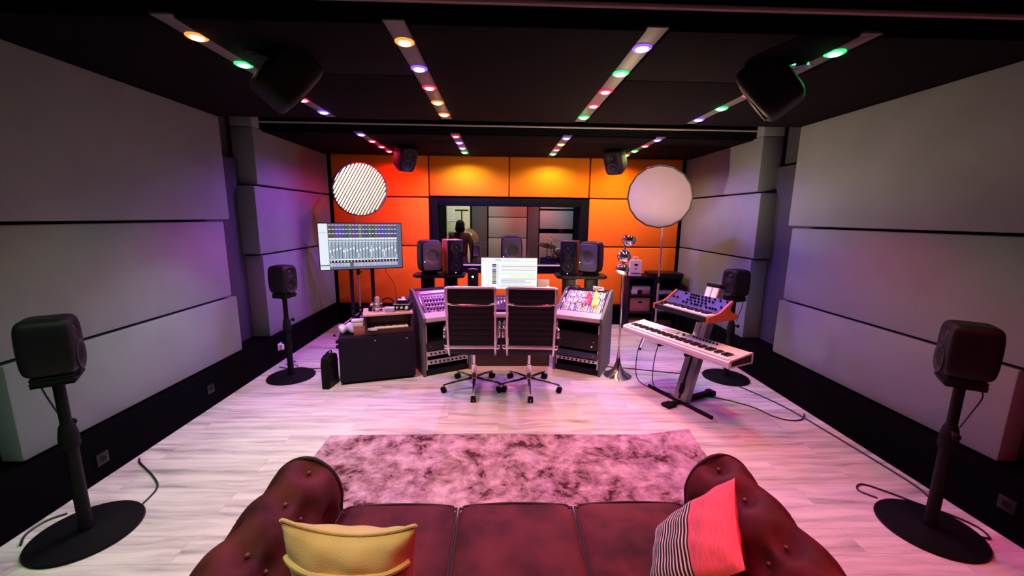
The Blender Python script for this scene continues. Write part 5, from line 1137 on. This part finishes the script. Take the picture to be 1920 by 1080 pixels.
for s_ in (-1, 1):
    k = len(bn)
    bn += [((s_ * 0.17, 0, 1.40), 0.055), ((s_ * 0.22, 0.01, 1.30), 0.048), ((s_ * 0.25, 0.02, 1.12), 0.042), ((s_ * 0.255, -0.04, 0.95), 0.034), ((s_ * 0.25, -0.08, 0.87), 0.026), ((s_ * 0.248, -0.10, 0.82), (0.018, 0.036)), ((s_ * 0.246, -0.11, 0.785), (0.014, 0.032))]
    be += [(3, k), (k, k + 1), (k + 1, k + 2), (k + 2, k + 3), (k + 3, k + 4), (k + 4, k + 5), (k + 5, k + 6)]
    for j, (dy, ln_) in enumerate(((-0.028, 0.06), (-0.010, 0.07), (0.008, 0.066), (0.024, 0.05))):
        f = len(bn); bn += [((s_ * 0.246, -0.11 + dy, 0.77), 0.009), ((s_ * 0.244, -0.12 + dy, 0.77 - ln_ * 0.55), 0.0085), ((s_ * 0.238, -0.118 + dy, 0.77 - ln_), 0.008)]
        be += [(k + 6, f), (f, f + 1), (f + 1, f + 2)]
    f = len(bn); bn += [((s_ * 0.235, -0.145, 0.82), 0.011), ((s_ * 0.228, -0.16, 0.785), 0.009)]; be += [(k + 5, f), (f, f + 1)]
    k = len(bn)
    bn += [((s_ * 0.085, 0, 0.84), (0.085, 0.09)), ((s_ * 0.09, 0, 0.50), 0.058), ((s_ * 0.09, 0.01, 0.36), 0.055), ((s_ * 0.09, 0.02, 0.08), 0.038), ((s_ * 0.09, -0.04, 0.035), (0.038, 0.03)), ((s_ * 0.095, -0.14, 0.03), (0.035, 0.022))]
    be += [(0, k)] + [(k + q_, k + q_ + 1) for q_ in range(5)]
body = skin_mesh('body', bn, be, M_SKIN, per)
sn = [((0, 0, 0.88), (0.175, 0.135)), ((0, 0, 1.10), (0.165, 0.125)), ((0, 0.01, 1.28), (0.19, 0.135)), ((0, 0.01, 1.41), (0.165, 0.105)), ((0, 0, 1.465), (0.075, 0.07))]
se = [(0, 1), (1, 2), (2, 3), (3, 4)]
for s_ in (-1, 1):
    k = len(sn); sn += [((s_ * 0.17, 0, 1.40), 0.068), ((s_ * 0.222, 0.01, 1.30), 0.062), ((s_ * 0.252, 0.02, 1.12), 0.055), ((s_ * 0.257, -0.04, 0.95), 0.046), ((s_ * 0.252, -0.07, 0.90), 0.042)]
    se += [(3, k)] + [(k + q_, k + q_ + 1) for q_ in range(4)]
skin_mesh('shirt', sn, se, M_PLAID, per)
tn_ = [((0, 0, 0.93), (0.16, 0.12))]; te = []
for s_ in (-1, 1):
    k = len(tn_); tn_ += [((s_ * 0.088, 0, 0.80), (0.098, 0.10)), ((s_ * 0.09, 0, 0.50), 0.078), ((s_ * 0.09, 0.01, 0.30), 0.07), ((s_ * 0.09, 0.015, 0.09), 0.068)]
    te += [(0, k)] + [(k + q_, k + q_ + 1) for q_ in range(3)]
skin_mesh('trousers', tn_, te, M_TROUS, per)
hr = MB()
def hfn(p):
    q_ = p.copy()
    if p.z < 0: q_.x *= 1 + 0.35 * (-p.z / 0.13); q_.y = q_.y * (1 + 0.1 * (-p.z / 0.13)) + 0.012
    if p.y < -0.03 and p.z < 0.03: q_.y = -0.03 + (p.y + 0.03) * 0.15
    return q_
hr.rbox((0.185, 0.215, 0.27), 2.4, 10, fn=hfn, M=T(0, 0.0, 1.595)); hr.build('hair', M_HAIR, per)
fc = MB().ball((-0.028, -0.108, 1.60), (0.012, 0.006, 0.007), seg=10).ball((0.028, -0.108, 1.60), (0.012, 0.006, 0.007), seg=10)
fc.build('eyes', M_KEYW, per)
MB().ball((0, -0.113, 1.565), (0.012, 0.016, 0.022), seg=10).build('nose', M_SKIN, per)
MB().ball((0, -0.100, 1.528), (0.024, 0.006, 0.008), seg=10).build('mouth', mat('lips', (0.45, 0.16, 0.14), 0.5, var=0.05, bump=0.02), per)
for s_ in (-1, 1): MB().ball((s_ * 0.076, -0.01, 1.585), (0.012, 0.02, 0.03), seg=10).build('ear', M_SKIN, per)
def cymbal(label, loc, h, r, tilt, m=M_BRASS):
    t = thing('cymbal_stand', label, 'cymbal', (*loc, 0), 0, 'cymbals in the live room')
    MB().tube([(0, 0, 0.35), (0, 0, h - 0.01)], 0.010, 8).build('pole', M_CHROME, t)
    for a in (30, 150, 270): MB().tube([(0, 0, 0.40), (0.25 * math.cos(R(a)), 0.25 * math.sin(R(a)), 0.01)], 0.010, 8).build('leg', M_CHROME, t)
    MB().lathe([(0.0, 0.02), (0.03, 0.018), (0.05, 0.004), (r * 0.6, -0.004), (r, -0.016), (r, -0.018), (r * 0.6, -0.007), (0.05, 0.001), (0, 0.016)], 32, T(0, 0, h) @ RX(tilt[0]) @ RY(tilt[1])).build('cymbal_plate', m, t)
    MB().cyl((0, 0, h), (0, 0, h + 0.05), 0.007).build('wing_nut', M_CHROME, t)
cymbal('tilted brass cymbal behind the glass, right of the person', (-0.60, 8.9), 1.40, 0.19, (42, 40))
cymbal('pale cymbal on a stand behind the glass, left side of the drums', (1.02, 8.6), 1.22, 0.20, (14, 8))
cymbal('upper pale cymbal on a tall stand behind the drums', (1.16, 9.0), 1.33, 0.20, (12, 10))
cymbal('small cymbal near the right speaker, behind the glass', (1.36, 8.5), 1.12, 0.17, (16, -12))
def drum(label, loc, r, h, tilt):
    t = thing('drum', label, 'drum', loc, 0, 'drums in the live room'); Mx = RX(tilt)
    MB().lathe([(r, 0), (r, h)], 28, Mx).build('shell', M_SHELL, t)
    MB().lathe([(0, h + 0.004), (r * 0.98, h + 0.004), (r * 0.98, h)], 28, Mx).lathe([(0, -0.004), (r * 0.98, -0.004), (r * 0.98, 0)], 28, Mx).build('drum_head', M_HEAD, t)
    for z in (0.0, h): MB().lathe([(r * 0.98, z - 0.012), (r * 1.03, z - 0.012), (r * 1.03, z + 0.012), (r * 0.98, z + 0.012), (r * 0.98, z - 0.012)], 28, Mx).build('hoop', M_CHROME, t)
    lg = MB()
    for k in range(6): a = 2 * PI * k / 6; lg.cyl((r * 1.03 * math.cos(a), r * 1.03 * math.sin(a), 0), (r * 1.03 * math.cos(a), r * 1.03 * math.sin(a), h), 0.006, M=Mx, seg=8)
    lg.build('tension_rods', M_CHROME, t); return t
d_ = drum('wine red tom drum with a pale head behind the glass, left of the right speakers', (1.30, 8.75, 0.92), 0.15, 0.18, 40)
MB().tube([(0, 0, 0), (0.02, 0.12, -0.35), (0.02, 0.12, -0.92)], 0.012, 8).build('drum_leg', M_CHROME, d_)
drum('large bass drum on the floor of the live room behind the glass', (1.25, 8.95, 0.29), 0.28, 0.40, 90)
t = thing('navy_case', 'navy blue case standing behind the glass right of the console screen', 'case', (0.98, 8.0, 0))
MB().span((-0.16, -0.15, 0), (0.14, 0.15, 1.00), bev=0.02).build('shell', M_BLUEC, t); MB().tube(smooth_path([(-0.06, 0, 1.0), (-0.04, 0, 1.03), (0.03, 0, 1.03), (0.05, 0, 1.0)]), 0.008, 8).build('handle', M_RUBBER, t)
t = thing('microphone_stand', 'dark overhead stand with a flat top bar behind the glass, against the cream board', 'microphone stand', (-0.86, 9.2, 0))
MB().tube([(0, 0, 0.02), (0, 0, 1.93)], 0.014, 8).build('pole', M_RUBBER, t)
MB().span((-0.15, -0.02, 1.92), (0.15, 0.02, 1.955), bev=0.006).build('top_bar', M_RUBBER, t)
for a in (30, 150, 270): MB().tube([(0, 0, 0.25), (0.26 * math.cos(R(a)), 0.26 * math.sin(R(a)), 0.01)], 0.011, 8).build('leg', M_RUBBER, t)
t = thing('music_stand', 'pale sheet of paper on a music stand behind the glass, right of the person', 'music stand', (-0.49, 8.2, 0))
MB().tube([(0, 0, 0.02), (0, 0, 1.05)], 0.011, 8).build('pole', M_RUBBER, t)
for a in (30, 150, 270): MB().tube([(0, 0, 0.25), (0.24 * math.cos(R(a)), 0.24 * math.sin(R(a)), 0.01)], 0.010, 8).build('leg', M_RUBBER, t)
MB().span((-0.08, -0.012, -0.02), (0.08, 0.0, 0.2), T(0, 0, 1.0) @ RX(-15)).build('desk_plate', M_RUBBER, t)
MB().span((-0.05, -0.017, 0.0), (0.05, -0.013, 0.19), T(0, 0, 1.0) @ RX(-15)).build('sheet', M_HEAD, t)
